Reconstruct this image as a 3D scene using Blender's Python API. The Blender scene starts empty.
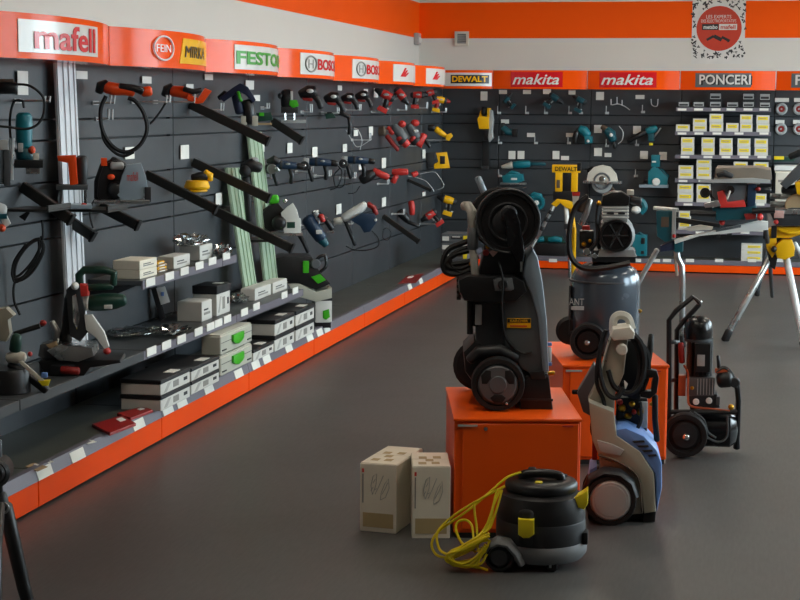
import bpy, bmesh, math, random
from mathutils import Vector, Matrix
random.seed(7)
SC = bpy.context.scene
COL = SC.collection
PI = math.pi

# ------------------------------------------------------------------ camera
FPX = 1667.0                                   # focal length in pixels of the 800x600 frame
CAM = Vector((0, 0, 1.6))
FW = Vector((-0.20746, 0.97144, -0.11515)); RT = Vector((0.97774, 0.20967, 0.00729)); UP = Vector((-0.03123, 0.11108, 0.99332))
cd = bpy.data.cameras.new('camera'); cd.sensor_width = 36; cd.lens = FPX / 800 * 36; cd.clip_end = 200
co = bpy.data.objects.new('camera', cd); COL.objects.link(co)
m = Matrix((RT, UP, -FW)).transposed().to_4x4(); m.translation = CAM
co.matrix_world = m
SC.camera = co

# ------------------------------------------------------------------ sky, lamps, exposure
w = bpy.data.worlds.new('world'); SC.world = w; w.use_nodes = True
bg = w.node_tree.nodes['Background']; bg.inputs[0].default_value = (0.77, 0.88, 1.0, 1); bg.inputs[1].default_value = 11.0
SC.view_settings.view_transform = 'Standard'; SC.view_settings.look = 'None'
SC.view_settings.gamma = 1; SC.view_settings.use_curve_mapping = False
SC.view_settings.exposure = 1.05
LAMP_STRENGTH = 12.0

# ------------------------------------------------------------------ room constants (metres, camera above the origin)
WLX, WBY, WRX, WFY, CEIL = -3.46, 17.05, 4.0, -4.0, 3.4
PLX, PBY = -3.18, 16.90            # faces of the dark display panels
KLX, KBY = -2.746, 16.50           # faces of the orange kick plates
HLX, HBY = -2.99, 16.48            # joints of the curved header signs
HZ0, HZ1 = 1.783, 1.965
ZB, ZBB = 0.165, 0.128              # tops of the base shelves, side and end wall
WIN = ((6.3, 7.9), (8.6, 12.0), (12.9, 16.5)); WZ0, WZ1 = 1.15, 2.85     # window openings of the right-hand wall
for y0, y1 in WIN:                  # portals: they only steer sky light through the window openings
    ld = bpy.data.lights.new('window_portal', 'AREA'); ld.shape = 'RECTANGLE'; ld.size = y1 - y0; ld.size_y = WZ1 - WZ0; ld.cycles.is_portal = True
    lo = bpy.data.objects.new('window_portal', ld); COL.objects.link(lo)
    lo.location = (WRX + 0.15, (y0 + y1) / 2, (WZ0 + WZ1) / 2); lo.rotation_euler = (PI / 2, 0, PI / 2)

def ray(x, y): return FW + RT * ((x - 400) / FPX) - UP * ((y - 300) / FPX)
def onX(x, y, X): d = ray(x, y); return CAM + d * (X / d.x)
def onY(x, y, Y): d = ray(x, y); return CAM + d * (Y / d.y)
def onZ(x, y, Z=0.0): d = ray(x, y); return CAM + d * ((Z - 1.6) / d.z)
def mpp(p): return (Vector(p) - CAM).dot(FW) / FPX          # metres per pixel at a point
def view_yaw(p): return math.atan2(-p[0], p[1])

# ------------------------------------------------------------------ materials
def lin(c): return c / 12.92 if c <= 0.04045 else ((c + 0.055) / 1.055) ** 2.4
def hexc(h): return tuple(lin(int(h[i:i + 2], 16) / 255) for i in (0, 2, 4)) + (1,)
MATS = {}
def mk(name, hx, rough=0.5, metal=0.0, var=0.12, scale=9.0, bump=0.0, coat=0.0, emit=0.0, bscale=None):
    m = bpy.data.materials.new(name); m.use_nodes = True; nt = m.node_tree; b = nt.nodes['Principled BSDF']
    tc = nt.nodes.new('ShaderNodeTexCoord'); nz = nt.nodes.new('ShaderNodeTexNoise')
    nz.inputs['Scale'].default_value = scale; nz.inputs['Detail'].default_value = 5
    nt.links.new(tc.outputs['Object'], nz.inputs['Vector'])
    mx = nt.nodes.new('ShaderNodeMix'); mx.data_type = 'RGBA'
    c = hexc(hx)
    mx.inputs['A'].default_value = tuple(v * (1 - var) for v in c[:3]) + (1,)
    mx.inputs['B'].default_value = tuple(min(1, v * (1 + var)) for v in c[:3]) + (1,)
    nt.links.new(nz.outputs['Fac'], mx.inputs['Factor']); nt.links.new(mx.outputs['Result'], b.inputs['Base Color'])
    mr = nt.nodes.new('ShaderNodeMapRange'); mr.inputs['To Min'].default_value = max(.02, rough - .08); mr.inputs['To Max'].default_value = min(1, rough + .08)
    nt.links.new(nz.outputs['Fac'], mr.inputs['Value']); nt.links.new(mr.outputs['Result'], b.inputs['Roughness'])
    b.inputs['Metallic'].default_value = metal; b.inputs['Coat Weight'].default_value = coat; b.inputs['Coat Roughness'].default_value = .08
    if bump:
        bp = nt.nodes.new('ShaderNodeBump'); bp.inputs['Strength'].default_value = bump; bp.inputs['Distance'].default_value = .01
        n2 = nt.nodes.new('ShaderNodeTexNoise'); n2.inputs['Scale'].default_value = bscale or scale * 12
        nt.links.new(tc.outputs['Object'], n2.inputs['Vector']); nt.links.new(n2.outputs['Fac'], bp.inputs['Height']); nt.links.new(bp.outputs['Normal'], b.inputs['Normal'])
    if emit:
        b.inputs['Emission Color'].default_value = c; b.inputs['Emission Strength'].default_value = emit
    MATS[name] = m; return m
for a in (
    ('black', '121214', .42), ('rubber', '0c0c0d', .7), ('black_gloss', '0d0d10', .26), ('dark', '202124', .5), ('charcoal', '2f3134', .5),
    ('grey', '5a5d60', .5), ('mid_grey', '45484b', .5), ('light_grey', 'a3a5a4', .5), ('pale', 'cfcabd', .55), ('white', 'deded9', .5), ('beige', '9f9a8a', .5),
    ('teal', '0c6e7b', .4), ('teal_dark', '0a4d58', .45), ('blue', '163049', .42), ('blue_bright', '6a90cf', .42), ('bosch_green', '123c30', .45),
    ('red', 'c4302a', .42), ('red_dark', '8d1a14', .5), ('fein', 'e8480c', .38), ('yellow', 'f0b400', .38), ('yellow_pale', 'e9d21c', .45), ('cord_yellow', 'e6cf12', .45),
    ('green', '3fb01c', .4), ('brown', '5a4a3c', .6), ('cardboard', 'e6dfcd', .75), ('tan', 'b39f74', .8), ('paper', 'e4e2da', .7), ('ink', '2a2a2c', .6), ('print_grey', '8d8a84', .7), ('print_pale', 'aeaca6', .7), ('handle_grey', 'a09d95', .45), ('hull_grey', '6c6e70', .5),
    ('print_red', 'c8322a', .6), ('sign_white', 'dcdad6', .22), ('sign_red', 'd2101c', .25), ('sign_green', '2f9a22', .35), ('sign_yellow', 'f2b705', .25), ('sign_black', '15171a', .3), ('sign_pink', 'f0e6e2', .35),
    ('box_white', 'cfcdc6', .6), ('box_black', '17181b', .5), ('systainer', 'b9b8aa', .45), ('skin_grey', '8d9ca6', .4), ('red_packet', '9c1c1a', .4), ('poster_red', 'c2371f', .4),
    ('copper', 'b5562f', .3), ('orange_bit', 'e0512a', .4), ('pink', 'c69a90', .6), ('wood_tan', 'a88d6a', .7), ('table_grey', '81776b', .45), ('navy', '16223f', .5), ('disc_brown', '6e4a44', .7)): mk(*a)
mk('kick_orange', 'fa4f00', .42, var=.06); MATS['kick_orange'].node_tree.nodes['Principled BSDF'].inputs['Specular IOR Level'].default_value = .2; mk('cab_orange', 'f45804', .38, var=.07, scale=4, bump=.02)
mk('sign_orange', 'f2530c', .15, var=.04, scale=2); MATS['sign_orange'].node_tree.nodes['Principled BSDF'].inputs['Specular IOR Level'].default_value = .08
mk('panel', '3b3f43', .40, var=.10, scale=3, bump=.03); mk('upright', '24272a', .45, .3); mk('shelf_grey', '4a4d4f', .38, .2, var=.12, scale=5); mk('base_grey', '54564f', .34, .2, var=.14, scale=3)
mk('rail_grey', '706c76', .45, .1); mk('steel', 'b5b8b8', .28, .9); mk('chrome', 'd8d8d8', .12, 1.0); mk('wire', 'c6c8c8', .35, .25); mk('alu', 'd6d8dc', .35, .25, var=.05); mk('brass', 'c9962f', .3, .9)
mk('alu_green', 'b4c9b0', .35, .35, var=.06); mk('tank_grey', '4e5964', .25, .25, coat=.3); mk('arm_dark', '2b2a28', .35, .2)
mk('cover_grey', '54595c', .42); mk('cover_blue', '7b8a96', .35)  # second tone: the cover grey with bluish window light put into the colour
mk('ceiling_white', 'c8c6c0', .8); mk('outdoor', '77786f', .9)
mk('lamp', 'fff4e2', .5, emit=LAMP_STRENGTH)

# painted wall: light grey with an orange band between two heights
def wall_mat():
    m = mk('wall_paint', 'd9d5ce', .6, var=.03, scale=2, bump=.05, bscale=60); nt = m.node_tree; b = nt.nodes['Principled BSDF']
    old = b.inputs['Base Color'].links[0].from_socket
    g = nt.nodes.new('ShaderNodeNewGeometry'); s = nt.nodes.new('ShaderNodeSeparateXYZ'); nt.links.new(g.outputs['Position'], s.inputs[0])
    a = nt.nodes.new('ShaderNodeMath'); a.operation = 'GREATER_THAN'; a.inputs[1].default_value = 2.302
    c = nt.nodes.new('ShaderNodeMath'); c.operation = 'LESS_THAN'; c.inputs[1].default_value = 2.665
    k = nt.nodes.new('ShaderNodeMath'); k.operation = 'MULTIPLY'
    nt.links.new(s.outputs['Z'], a.inputs[0]); nt.links.new(s.outputs['Z'], c.inputs[0]); nt.links.new(a.outputs[0], k.inputs[0]); nt.links.new(c.outputs[0], k.inputs[1])
    x = nt.nodes.new('ShaderNodeMix'); x.data_type = 'RGBA'; nt.links.new(k.outputs[0], x.inputs['Factor']); nt.links.new(old, x.inputs['A'])
    x.inputs['B'].default_value = hexc('ff5a00'); b.inputs['Specular IOR Level'].default_value = .15; nt.links.new(x.outputs['Result'], b.inputs['Base Color'])
wall_mat()
def floor_mat():
    m = mk('floor_vinyl', '4c4b4a', .42, var=.06, scale=.8, bump=.02, bscale=140); nt = m.node_tree; b = nt.nodes['Principled BSDF']
    old = b.inputs['Base Color'].links[0].from_socket
    tc = nt.nodes.new('ShaderNodeTexCoord'); n = nt.nodes.new('ShaderNodeTexNoise'); n.inputs['Scale'].default_value = 90; n.inputs['Detail'].default_value = 3
    mp = nt.nodes.new('ShaderNodeMapping'); mp.inputs['Scale'].default_value = (1, .12, 1); nt.links.new(tc.outputs['Object'], mp.inputs[0]); nt.links.new(mp.outputs[0], n.inputs['Vector'])
    r = nt.nodes.new('ShaderNodeMapRange'); r.inputs['From Min'].default_value = .3; r.inputs['From Max'].default_value = .7; r.inputs['To Min'].default_value = .86; r.inputs['To Max'].default_value = 1.12
    nt.links.new(n.outputs['Fac'], r.inputs['Value'])
    x = nt.nodes.new('ShaderNodeMix'); x.data_type = 'RGBA'; x.blend_type = 'MULTIPLY'; x.inputs['Factor'].default_value = 1
    nt.links.new(old, x.inputs['A']); nt.links.new(r.outputs['Result'], x.inputs['B']); nt.links.new(x.outputs['Result'], b.inputs['Base Color'])
floor_mat()
def glass_mat(name, tint, gloss=.1, alpha=None):
    m = bpy.data.materials.new(name); m.use_nodes = True; nt = m.node_tree; nt.nodes.remove(nt.nodes['Principled BSDF'])
    o = nt.nodes['Material Output']; t = nt.nodes.new('ShaderNodeBsdfTransparent'); t.inputs[0].default_value = hexc(tint)
    g = nt.nodes.new('ShaderNodeBsdfGlossy'); g.inputs['Roughness'].default_value = .08; x = nt.nodes.new('ShaderNodeMixShader')
    x.inputs[0].default_value = gloss; nt.links.new(t.outputs[0], x.inputs[1]); nt.links.new(g.outputs[0], x.inputs[2]); nt.links.new(x.outputs[0], o.inputs[0]); MATS[name] = m
glass_mat('glass', 'f2f6f4', .08); glass_mat('plastic_film', 'dfe2e0', .38)

# ------------------------------------------------------------------ mesh building
class B:
    def __init__(s): s.bm = bmesh.new()
    def _bev(s, faces, w, seg=2):
        es = list({e for f in faces for e in f.edges})
        bmesh.ops.bevel(s.bm, geom=es, offset=w, segments=seg, affect='EDGES', profile=.6, clamp_overlap=True)
    def hexa(s, v, bevel=0, seg=1):
        v = [s.bm.verts.new(p) for p in v]
        fs = [s.bm.faces.new([v[i] for i in f]) for f in ((3, 2, 1, 0), (4, 5, 6, 7), (0, 1, 5, 4), (1, 2, 6, 5), (2, 3, 7, 6), (3, 0, 4, 7))]
        if bevel: s._bev(fs, bevel, seg)
        return s
    def box(s, x0, y0, z0, x1, y1, z1, bevel=0, seg=1):
        return s.hexa([(x0, y0, z0), (x1, y0, z0), (x1, y1, z0), (x0, y1, z0), (x0, y0, z1), (x1, y0, z1), (x1, y1, z1), (x0, y1, z1)], bevel, seg)
    def prism(s, front, back, bevel=0, seg=2):
        n = len(front); a = [s.bm.verts.new(p) for p in front]; b = [s.bm.verts.new(p) for p in back]
        fs = [s.bm.faces.new(a), s.bm.faces.new(b[::-1])] + [s.bm.faces.new((a[i], b[i], b[(i + 1) % n], a[(i + 1) % n])) for i in range(n)]
        bmesh.ops.recalc_face_normals(s.bm, faces=fs)
        if bevel: s._bev([fs[0], fs[1]], bevel, seg)
        return s
    def tube(s, pts, r, seg=8, flat=1.0, flat_axis=None):
        pts = [Vector(p) for p in pts]; n = len(pts); rs = r if isinstance(r, (list, tuple)) else [r] * n
        rings = []; prev = None
        for i, p in enumerate(pts):
            t = (pts[min(i + 1, n - 1)] - pts[max(i - 1, 0)])
            t = t.normalized() if t.length > 1e-9 else Vector((0, 0, 1))
            if prev is None:
                u = Vector((0, 1, 0)) if abs(t.y) < .8 else Vector((1, 0, 0))
            else: u = prev
            u = (u - t * u.dot(t)).normalized(); v = t.cross(u); prev = u
            rings.append([s.bm.verts.new(p + u * (math.cos(2 * PI * k / seg) * rs[i] * flat) + v * (math.sin(2 * PI * k / seg) * rs[i])) for k in range(seg)])
        fs = []
        for a, b in zip(rings, rings[1:]):
            for k in range(seg): fs.append(s.bm.faces.new((a[k], a[(k + 1) % seg], b[(k + 1) % seg], b[k])))
        fs.append(s.bm.faces.new(rings[0][::-1])); fs.append(s.bm.faces.new(rings[-1]))
        bmesh.ops.recalc_face_normals(s.bm, faces=fs)
        return s
    def lathe(s, prof, o=(0, 0, 0), axis='z', seg=28, closed=False):
        o = Vector(o); rings = []
        for r, h in prof:
            ring = []
            for k in range(seg):
                a = 2 * PI * k / seg; c, d = r * math.cos(a), r * math.sin(a)
                ring.append(s.bm.verts.new(o + Vector({'z': (c, d, h), 'y': (c, h, d), 'x': (h, c, d)}[axis])))
            rings.append(ring)
        fs = []; pr = list(zip(rings, rings[1:])) + ([(rings[-1], rings[0])] if closed else [])
        for a, b in pr:
            for k in range(seg): fs.append(s.bm.faces.new((a[k], a[(k + 1) % seg], b[(k + 1) % seg], b[k])))
        if not closed: fs.append(s.bm.faces.new(rings[0])); fs.append(s.bm.faces.new(rings[-1]))
        bmesh.ops.recalc_face_normals(s.bm, faces=fs)
        return s
    def torus(s, o, R, r, axis='y', seg=28, sub=8):
        return s.lathe([(R + r * math.cos(2 * PI * k / sub), r * math.sin(2 * PI * k / sub)) for k in range(sub)], o, axis, seg, True)
    def ball(s, o, rx, ry, rz, u=12, v=8):
        mt = Matrix.Translation(Vector(o)) @ Matrix.Diagonal((rx, ry, rz, 1))
        bmesh.ops.create_uvsphere(s.bm, u_segments=u, v_segments=v, radius=1, matrix=mt); return s
    def grid(s, f, nu, nv):
        vs = [[s.bm.verts.new(f(i / nu, j / nv)) for j in range(nv + 1)] for i in range(nu + 1)]
        for i in range(nu):
            for j in range(nv): s.bm.faces.new((vs[i][j], vs[i + 1][j], vs[i + 1][j + 1], vs[i][j + 1]))
        return s
    def done(s, name, mat, parent=None, smooth=True):
        me = bpy.data.meshes.new(name); s.bm.to_mesh(me); s.bm.free()
        return link(name, me, mat, parent, smooth)
def link(name, me, mat, parent=None, smooth=True):
    me.materials.append(MATS[mat])
    if smooth and len(me.polygons):
        me.polygons.foreach_set('use_smooth', [True] * len(me.polygons)); me.set_sharp_from_angle(angle=math.radians(38))
    o = bpy.data.objects.new(name, me); COL.objects.link(o); o.parent = parent; return o
USED = {}
def tag(o, label, cat, group=None, kind=None):
    o['label'] = label
    if cat: o['category'] = cat
    if group: o['group'] = group
    if kind: o['kind'] = kind
    return o
def thing(name, label, cat, loc=(0, 0, 0), rz=0, group=None):
    o = bpy.data.objects.new(name, None); o.empty_display_size = .05; COL.objects.link(o); o.location = loc; o.rotation_euler = (0, 0, rz)
    return tag(o, label, cat, group)
def struct(name, b, mat, label, parent=None):
    o = b.done(name, mat, parent, smooth=False); o['kind'] = 'structure'; o['label'] = label; return o
def smooth_path(pts, n=6):
    pts = [Vector(p) for p in pts]
    if len(pts) < 3: return pts
    q = [pts[0] * 2 - pts[1]] + pts + [pts[-1] * 2 - pts[-2]]; out = []
    for i in range(1, len(q) - 2):
        a, b, c, d = q[i - 1:i + 3]
        for k in range(n):
            t = k / n
            out.append(.5 * ((2 * b) + (c - a) * t + (2 * a - 5 * b + 4 * c - d) * t * t + (3 * b - a - 3 * c + d) * t ** 3))
    return out + [pts[-1]]
def text_data(s, size=1.0, shear=0.0, bold=0.0, ext=.004, fit=None, wide=1.0):
    c = bpy.data.curves.new('lettering', 'FONT'); c.body = s; c.size = size; c.shear = shear; c.offset = bold; c.extrude = ext; c.resolution_u = 3
    o = bpy.data.objects.new('lettering', c); COL.objects.link(o); bpy.context.view_layer.update()
    me = bpy.data.meshes.new_from_object(o.evaluated_get(bpy.context.evaluated_depsgraph_get()))
    bpy.data.objects.remove(o); bpy.data.curves.remove(c)
    xs = [v.co.x for v in me.vertices]; ys = [v.co.y for v in me.vertices]
    x0, x1, y0, y1 = min(xs), max(xs), min(ys), max(ys)
    for v in me.vertices: v.co.x = (v.co.x - x0) / (x1 - x0); v.co.y = (v.co.y - y0) / (y1 - y0)     # unit box, z is the thickness
    return me

# ------------------------------------------------------------------ drafting: pixel outlines become solid parts on a thing's own upright plane
KEEP_WHOLE = {'hose', 'cable_bundle', 'coil', 'power_cord', 'handle', 'fork', 'lance', 'wheel_arch', 'fender', 'tank'}
class Dr:
    def __init__(s, base, rz=None, t=None):
        s.p = Vector(base); s.rz = view_yaw(base) if rz is None else rz
        s.ex = Vector((math.cos(s.rz), math.sin(s.rz), 0)); s.ey = Vector((-math.sin(s.rz), math.cos(s.rz), 0)); s.k = mpp(base); s.t = t; s.last = {}
    def P(s, x, y, d=0.0):
        r = ray(x, y); q = s.p + s.ey * d; h = CAM + r * ((q - CAM).dot(s.ey) / r.dot(s.ey)); v = h - s.p
        return Vector((v.dot(s.ex), d, v.z))
    def op(s, b, o):
        k = s.k; n = o[0]
        if n == 'cap':                                     # swept body with rounded ends: (x, y, r[, depth])
            pts = [s.P(q[0], q[1], q[3] if len(q) > 3 else 0) for q in o[1]]; rs = [q[2] * k for q in o[1]]
            fl = o[2] if len(o) > 2 else 1.0
            a = (pts[0] - pts[1]).normalized(); e = (pts[-1] - pts[-2]).normalized()
            pts = [pts[0] + a * rs[0] * .45, pts[0] + a * rs[0] * .3] + pts + [pts[-1] + e * rs[-1] * .3, pts[-1] + e * rs[-1] * .45]
            rs = [rs[0] * .45, rs[0] * .8] + rs + [rs[-1] * .8, rs[-1] * .45]
            b.tube(pts, rs, 12, flat=fl)
        elif n == 'poly':
            ya, yb = o[2], o[3]; f = [s.P(x, y, ya) for x, y in o[1]]; g = [Vector((v.x, yb, v.z)) for v in f]
            b.prism(f, g, o[4] if len(o) > 4 else min(.004, abs(yb - ya) * .2))
        elif n == 'box':
            x0, y0, x1, y1, ya, yb = o[1:7]; A = s.P(x0, y1, ya); C = s.P(x1, y0, ya)
            b.box(A.x, ya, A.z, C.x, yb, C.z, o[7] if len(o) > 7 else min(.003, abs(yb - ya) * .2), 2)
        elif n == 'disc':
            x, y, r, ya, yb = o[1:6]; c = s.P(x, y, ya); R = r * k; e = min(R * .2, abs(yb - ya) * .3)
            b.lathe([(R - e, ya), (R, ya + e), (R, yb - e), (R - e, yb)], (c.x, 0, c.z), 'y', 24)
        elif n == 'dish':                                  # disc with a recessed face and a raised rim
            x, y, r, ya, yb, rim = o[1:7]; c = s.P(x, y, ya); R = r * k; q = R - rim * k; d = (yb - ya) * .25
            b.lathe([(q * .96, ya + d), (q, ya), (R * .97, ya), (R, ya + d * .6), (R, yb), (.001, yb), (.001, ya + d)], (c.x, 0, c.z), 'y', 28)
        elif n == 'ring':
            x, y, R, r, d = o[1:6]; c = s.P(x, y, d); b.torus(c, R * k, r * k, 'y', 28, 8)
        elif n == 'wire':
            pts = [s.P(q[0], q[1], q[2] if len(q) > 2 else 0) for q in o[1]]; b.tube(smooth_path(pts, 5), o[2], 6)
        elif n == 'rod':
            pts = [s.P(q[0], q[1], q[2] if len(q) > 2 else 0) for q in o[1]]; b.tube(pts, o[2], 8)
        elif n == 'ball':
            x, y, rx, rz, ry, d = o[1:7]; b.ball(s.P(x, y, d), rx * k, ry, rz * k)
        elif n == 'vcyl':                                  # upright lathe: axis x, depth, then (y, r) pairs
            ax, d = o[1], o[2]; pr = [(r * k, s.P(ax, y, d).z) for y, r in o[3]]; c = s.P(ax, o[3][0][0], d); b.lathe(pr, (c.x, d, 0), 'z', 32)
        elif n == 'hcyl':                                  # lathe along local x: y pixel, depth, then (x, r) pairs
            ay, d = o[1], o[2]; pr = [(r * k, s.P(x, ay, d).x) for x, r in o[3]]; c = s.P(o[3][0][0], ay, d); b.lathe(pr, (0, d, c.z), 'x', 24)
        elif n == 'multi':
            for q in o[1]: s.op(b, q)
    def part(s, name, mat, *o, label=None):
        sub = None
        if '/' in name: sub, name = name.split('/')
        par = s.last[sub] if sub else s.t
        if o[0] == 'text':
            _, txt, x0, y0, x1, y1, d = o[:7]; kw = o[7] if len(o) > 7 else {}
            me = text_data(txt, **kw); A = s.P(x0, y1, d); C = s.P(x1, y0, d)
            for v in me.vertices: v.co = Vector((A.x + (C.x - A.x) * v.co.x, d - .0006 - v.co.z * .05, A.z + (C.z - A.z) * v.co.y))
            ob = link(name, me, mat, par, False)
        elif o[0] == 'multi' and name not in KEEP_WHOLE:
            for q in o[1]: b = B(); s.op(b, q); ob = b.done(name, mat, par)
        else:
            b = B(); s.op(b, o); ob = b.done(name, mat, par)
        if not sub: s.last[name] = ob
        if label: ob['label'] = label
        return ob
def tool(name, label, cat, base, parts, rz=None, group=None):
    rz = view_yaw(base) if rz is None else rz
    t = thing(name, label, cat, base, rz, group); d = Dr(base, rz, t)
    for p in parts: d.part(*p)
    return t

# ================================================================== THE ROOM
struct('floor', B().box(WLX - .2, WFY - .2, -.1, WRX + .2, WBY + .2, 0), 'floor_vinyl', 'dark grey vinyl shop floor with a soft sheen')
struct('ceiling', B().box(WLX - .2, WFY - .2, CEIL, WRX + .2, WBY + .2, CEIL + .1), 'ceiling_white', 'plain pale shop ceiling above the frame')
struct('wall_left', B().box(WLX - .2, WFY, 0, WLX, WBY, CEIL), 'wall_paint', 'pale wall with an orange painted band above the tool display')
struct('wall_back', B().box(WLX - .2, WBY, 0, WRX + .2, WBY + .2, CEIL), 'wall_paint', 'pale end wall with a broad orange painted band')
struct('wall_front', B().box(WLX - .2, WFY - .2, 0, WRX + .2, WFY, CEIL), 'wall_paint', 'pale wall behind the viewpoint')
b = B(); b.box(WRX, WFY, 0, WRX + .2, WBY, WZ0); b.box(WRX, WFY, WZ1, WRX + .2, WBY, CEIL)
ys = [WFY] + [v for q in WIN for v in q] + [WBY]
for i in range(0, len(ys), 2): b.box(WRX, ys[i], WZ0, WRX + .2, ys[i + 1], WZ1)
struct('wall_right', b, 'wall_paint', 'pale wall with a row of shop windows')
struct('ground_outside', B().box(WRX + .2, -30, -.3, 60, 50, -.1), 'outdoor', 'grey yard outside the windows')
for i, (y0, y1) in enumerate(WIN):
    b = B(); ym_ = (y0 + y1) / 2
    for a, c in ((y0, y0 + .07), (ym_ - .035, ym_ + .035), (y1 - .07, y1)): b.box(WRX + .05, a, WZ0, WRX + .12, c, WZ1)
    b.box(WRX + .05, y0, WZ0, WRX + .12, y1, WZ0 + .07); b.box(WRX + .05, y0, WZ1 - .07, WRX + .12, y1, WZ1)
    f = struct('window_%d' % (i + 1), b, 'white', 'white framed shop window in the side wall')
    for a, c in ((y0 + .07, ym_ - .035), (ym_ + .035, y1 - .07)): B().box(WRX + .08, a, WZ0 + .07, WRX + .088, c, WZ1 - .07).done('pane', 'glass', f, False)
for i in range(2):
    for j in range(4):
        x, y = -1.2 + 2.9 * i, 5.2 + 3.15 * j
        t = thing('ceiling_light', 'white recessed ceiling light panel, row %s, place %s from the end wall' % (('one', 'two', 'three')[i], ('four', 'three', 'two', 'one')[j]), 'ceiling light', (x, y, CEIL), 0, 'ceiling light panels')
        b = B()
        for a in ((-.32, -.32, .32, -.28), (-.32, .28, .32, .32), (-.32, -.28, -.28, .28), (.28, -.28, .32, .28)): b.box(a[0], a[1], -.03, a[2], a[3], 0)
        b.done('frame', 'white', t, False); B().box(-.28, -.28, -.022, .28, .28, -.004).done('diffuser', 'lamp', t, False)

# ================================================================== DISPLAY BAYS
ORD = ('first', 'second', 'third', 'fourth', 'fifth', 'sixth', 'seventh', 'eighth', 'ninth', 'tenth', 'eleventh', 'twelfth')
ZS = (.05, ZB + .28, .72, .985, 1.07, 1.245, 1.435, 1.53, 1.80)
def inst(name, me, parent, loc=(0, 0, 0)):
    o = bpy.data.objects.new(name, me); COL.objects.link(o); o.parent = parent; o.location = loc; return o
def tag_mesh(w, h, axis):
    b = B()
    if axis == 'x': b.box(0, -w / 2, -h / 2, .003, w / 2, h / 2)
    else: b.box(-w / 2, -.003, -h / 2, w / 2, 0, h / 2)
    me = bpy.data.meshes.new('price_tag'); b.bm.to_mesh(me); b.bm.free(); me.materials.append(MATS['paper']); return me
LB = [4.63 + 1.4 * k for k in range(9)] + [PBY]           # seams of the left run
LBAY, LRAIL = [], {}
def bay_left(k):
    y0, y1 = LB[k], LB[k + 1]; L = y1 - y0
    lab = 'dark grey tool display bay on the side wall, %s from the corner' % ORD[len(LB) - 2 - k]
    t = thing('display_bay', lab, 'display bay', (PLX, y0, 0), 0, 'dark display bays'); LBAY.append(t)
    for z0, z1 in zip(ZS, ZS[1:]):
        B().box(-.03, .006, z0 + .004, 0, L - .006, z1 - .004, .002).done('back_panel', 'panel', t, False)
    B().box(-.06, -.02, 0, -.012, .02, 1.8).done('upright', 'upright', t, False)
    B().box(-.045, .0, .03, -.032, L, 1.79).done('backing', 'upright', t, False)
    d = KLX - PLX
    B().box(.0, .002, ZB - .03, d - .012, L - .002, ZB, .003).done('base_shelf', 'base_grey', t, False)
    B().box(d - .03, .003, .012, d, L - .003, .118, .003).done('kick_plate', 'kick_orange', t, False)
    B().box(d - .05, .003, 0, d - .03, L - .003, .118).done('plinth', 'upright', t, False)
    r = B().hexa([(d - .04, .002, .119), (d + .004, .002, .119), (d + .004, L - .002, .119), (d - .04, L - .002, .119), (d - .04, .002, ZB + .004), (d - .010, .002, ZB + .004), (d - .010, L - .002, ZB + .004), (d - .04, L - .002, ZB + .004)]).done('price_rail', 'rail_grey', t, False)
    LRAIL[('base', k)] = r
for k in range(len(LB) - 1): bay_left(k)
def bay_of(Y): return max(i for i in range(len(LB) - 1) if LB[i] <= Y + 1e-6) if Y >= LB[0] else 0
def shelf_left(key, xf, z, ya, yb, yrail=None):
    for k in range(len(LB) - 1):
        a, c = max(ya, LB[k] + .004), min(yb, LB[k + 1] - .004)
        if c - a < .05: continue
        t = LBAY[k]; o = LB[k]
        B().box(0, a - o, z - .025, xf - PLX - .004, c - o, z, .003).done('shelf', 'shelf_grey', t, False)
        if yrail and a < yrail:
            e_ = min(c, yrail); B().box(xf - PLX - .004, a - o, z - .042, xf - PLX + .002, e_ - o, z, .001).done('shelf_lip', 'shelf_grey', t, False)
            if e_ >= c - .01: continue
            a2 = e_
        else: a2 = a
        LRAIL[(key, k)] = B().box(xf - PLX - .004, a2 - o, z - .042, xf - PLX + .004, c - o, z + .002, .001).done('price_rail', 'rail_grey', t, False)
        for yy in (a, c - .006): B().prism([(0, yy - o, z - .025), (xf - PLX - .03, yy - o, z - .025), (0, yy - o, z - .13)], [(0, yy - o + .004, z - .025), (xf - PLX - .03, yy - o + .004, z - .025), (0, yy - o + .004, z - .13)]).done('shelf_bracket', 'upright', t, False)
XM = -2.82; ZM = onX(145, 351, XM).z
XU = -2.90; ZU = onX(142, 281, XU).z
YR = onX(143, 351, XM).y
shelf_left('mid', XM, ZM, 4.7, onX(303, 290, XM).y, YR)
shelf_left('upper', XU, ZU, onX(142, 281, XU).y, onX(236, 252, XU).y)
def rail_tag(key, xf, px, py, w, h):
    p = onX(px, py, xf); k = bay_of(p.y); r = LRAIL.get((key, k))
    if r is None: return
    B().box(p.x - PLX, p.y - LB[k] - w / 2, p.z - h / 2, p.x - PLX + .004, p.y - LB[k] + w / 2, p.z + h / 2).done('price_tag', 'paper', r, False)
for x, y in ((45, 481), (78, 463), (139, 431), (168, 416), (182, 408), (209, 393.5), (239, 377), (256, 368), (267, 362.5), (289, 351), (310, 340), (320, 335), (327, 331), (410, 285), (421, 280)):
    p = onX(x, y, KLX); k = bay_of(p.y)
    B().hexa([(KLX - PLX + a, p.y - LB[k] + s * .07, z) for z, a0 in ((.121, .007), (.163, -.007)) for s, a in ((-1, a0 - .003), (-1, a0), (1, a0), (1, a0 - .003))]).done('price_tag', 'paper', LRAIL[('base', k)], False)
for x, y in ((151, 351), (166, 345), (181, 339), (198, 331.5), (210, 326.5), (218, 323), (227, 319), (244, 312), (256, 306.5), (284, 295), (295, 290.5)): rail_tag('mid', XM + .006, x, y, .125, .040)
for x, y in ((150, 282), (169, 276), (184, 271), (199, 265.5), (212, 261), (226, 256)): rail_tag('upper', XU + .006, x, y, .125, .040)

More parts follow.
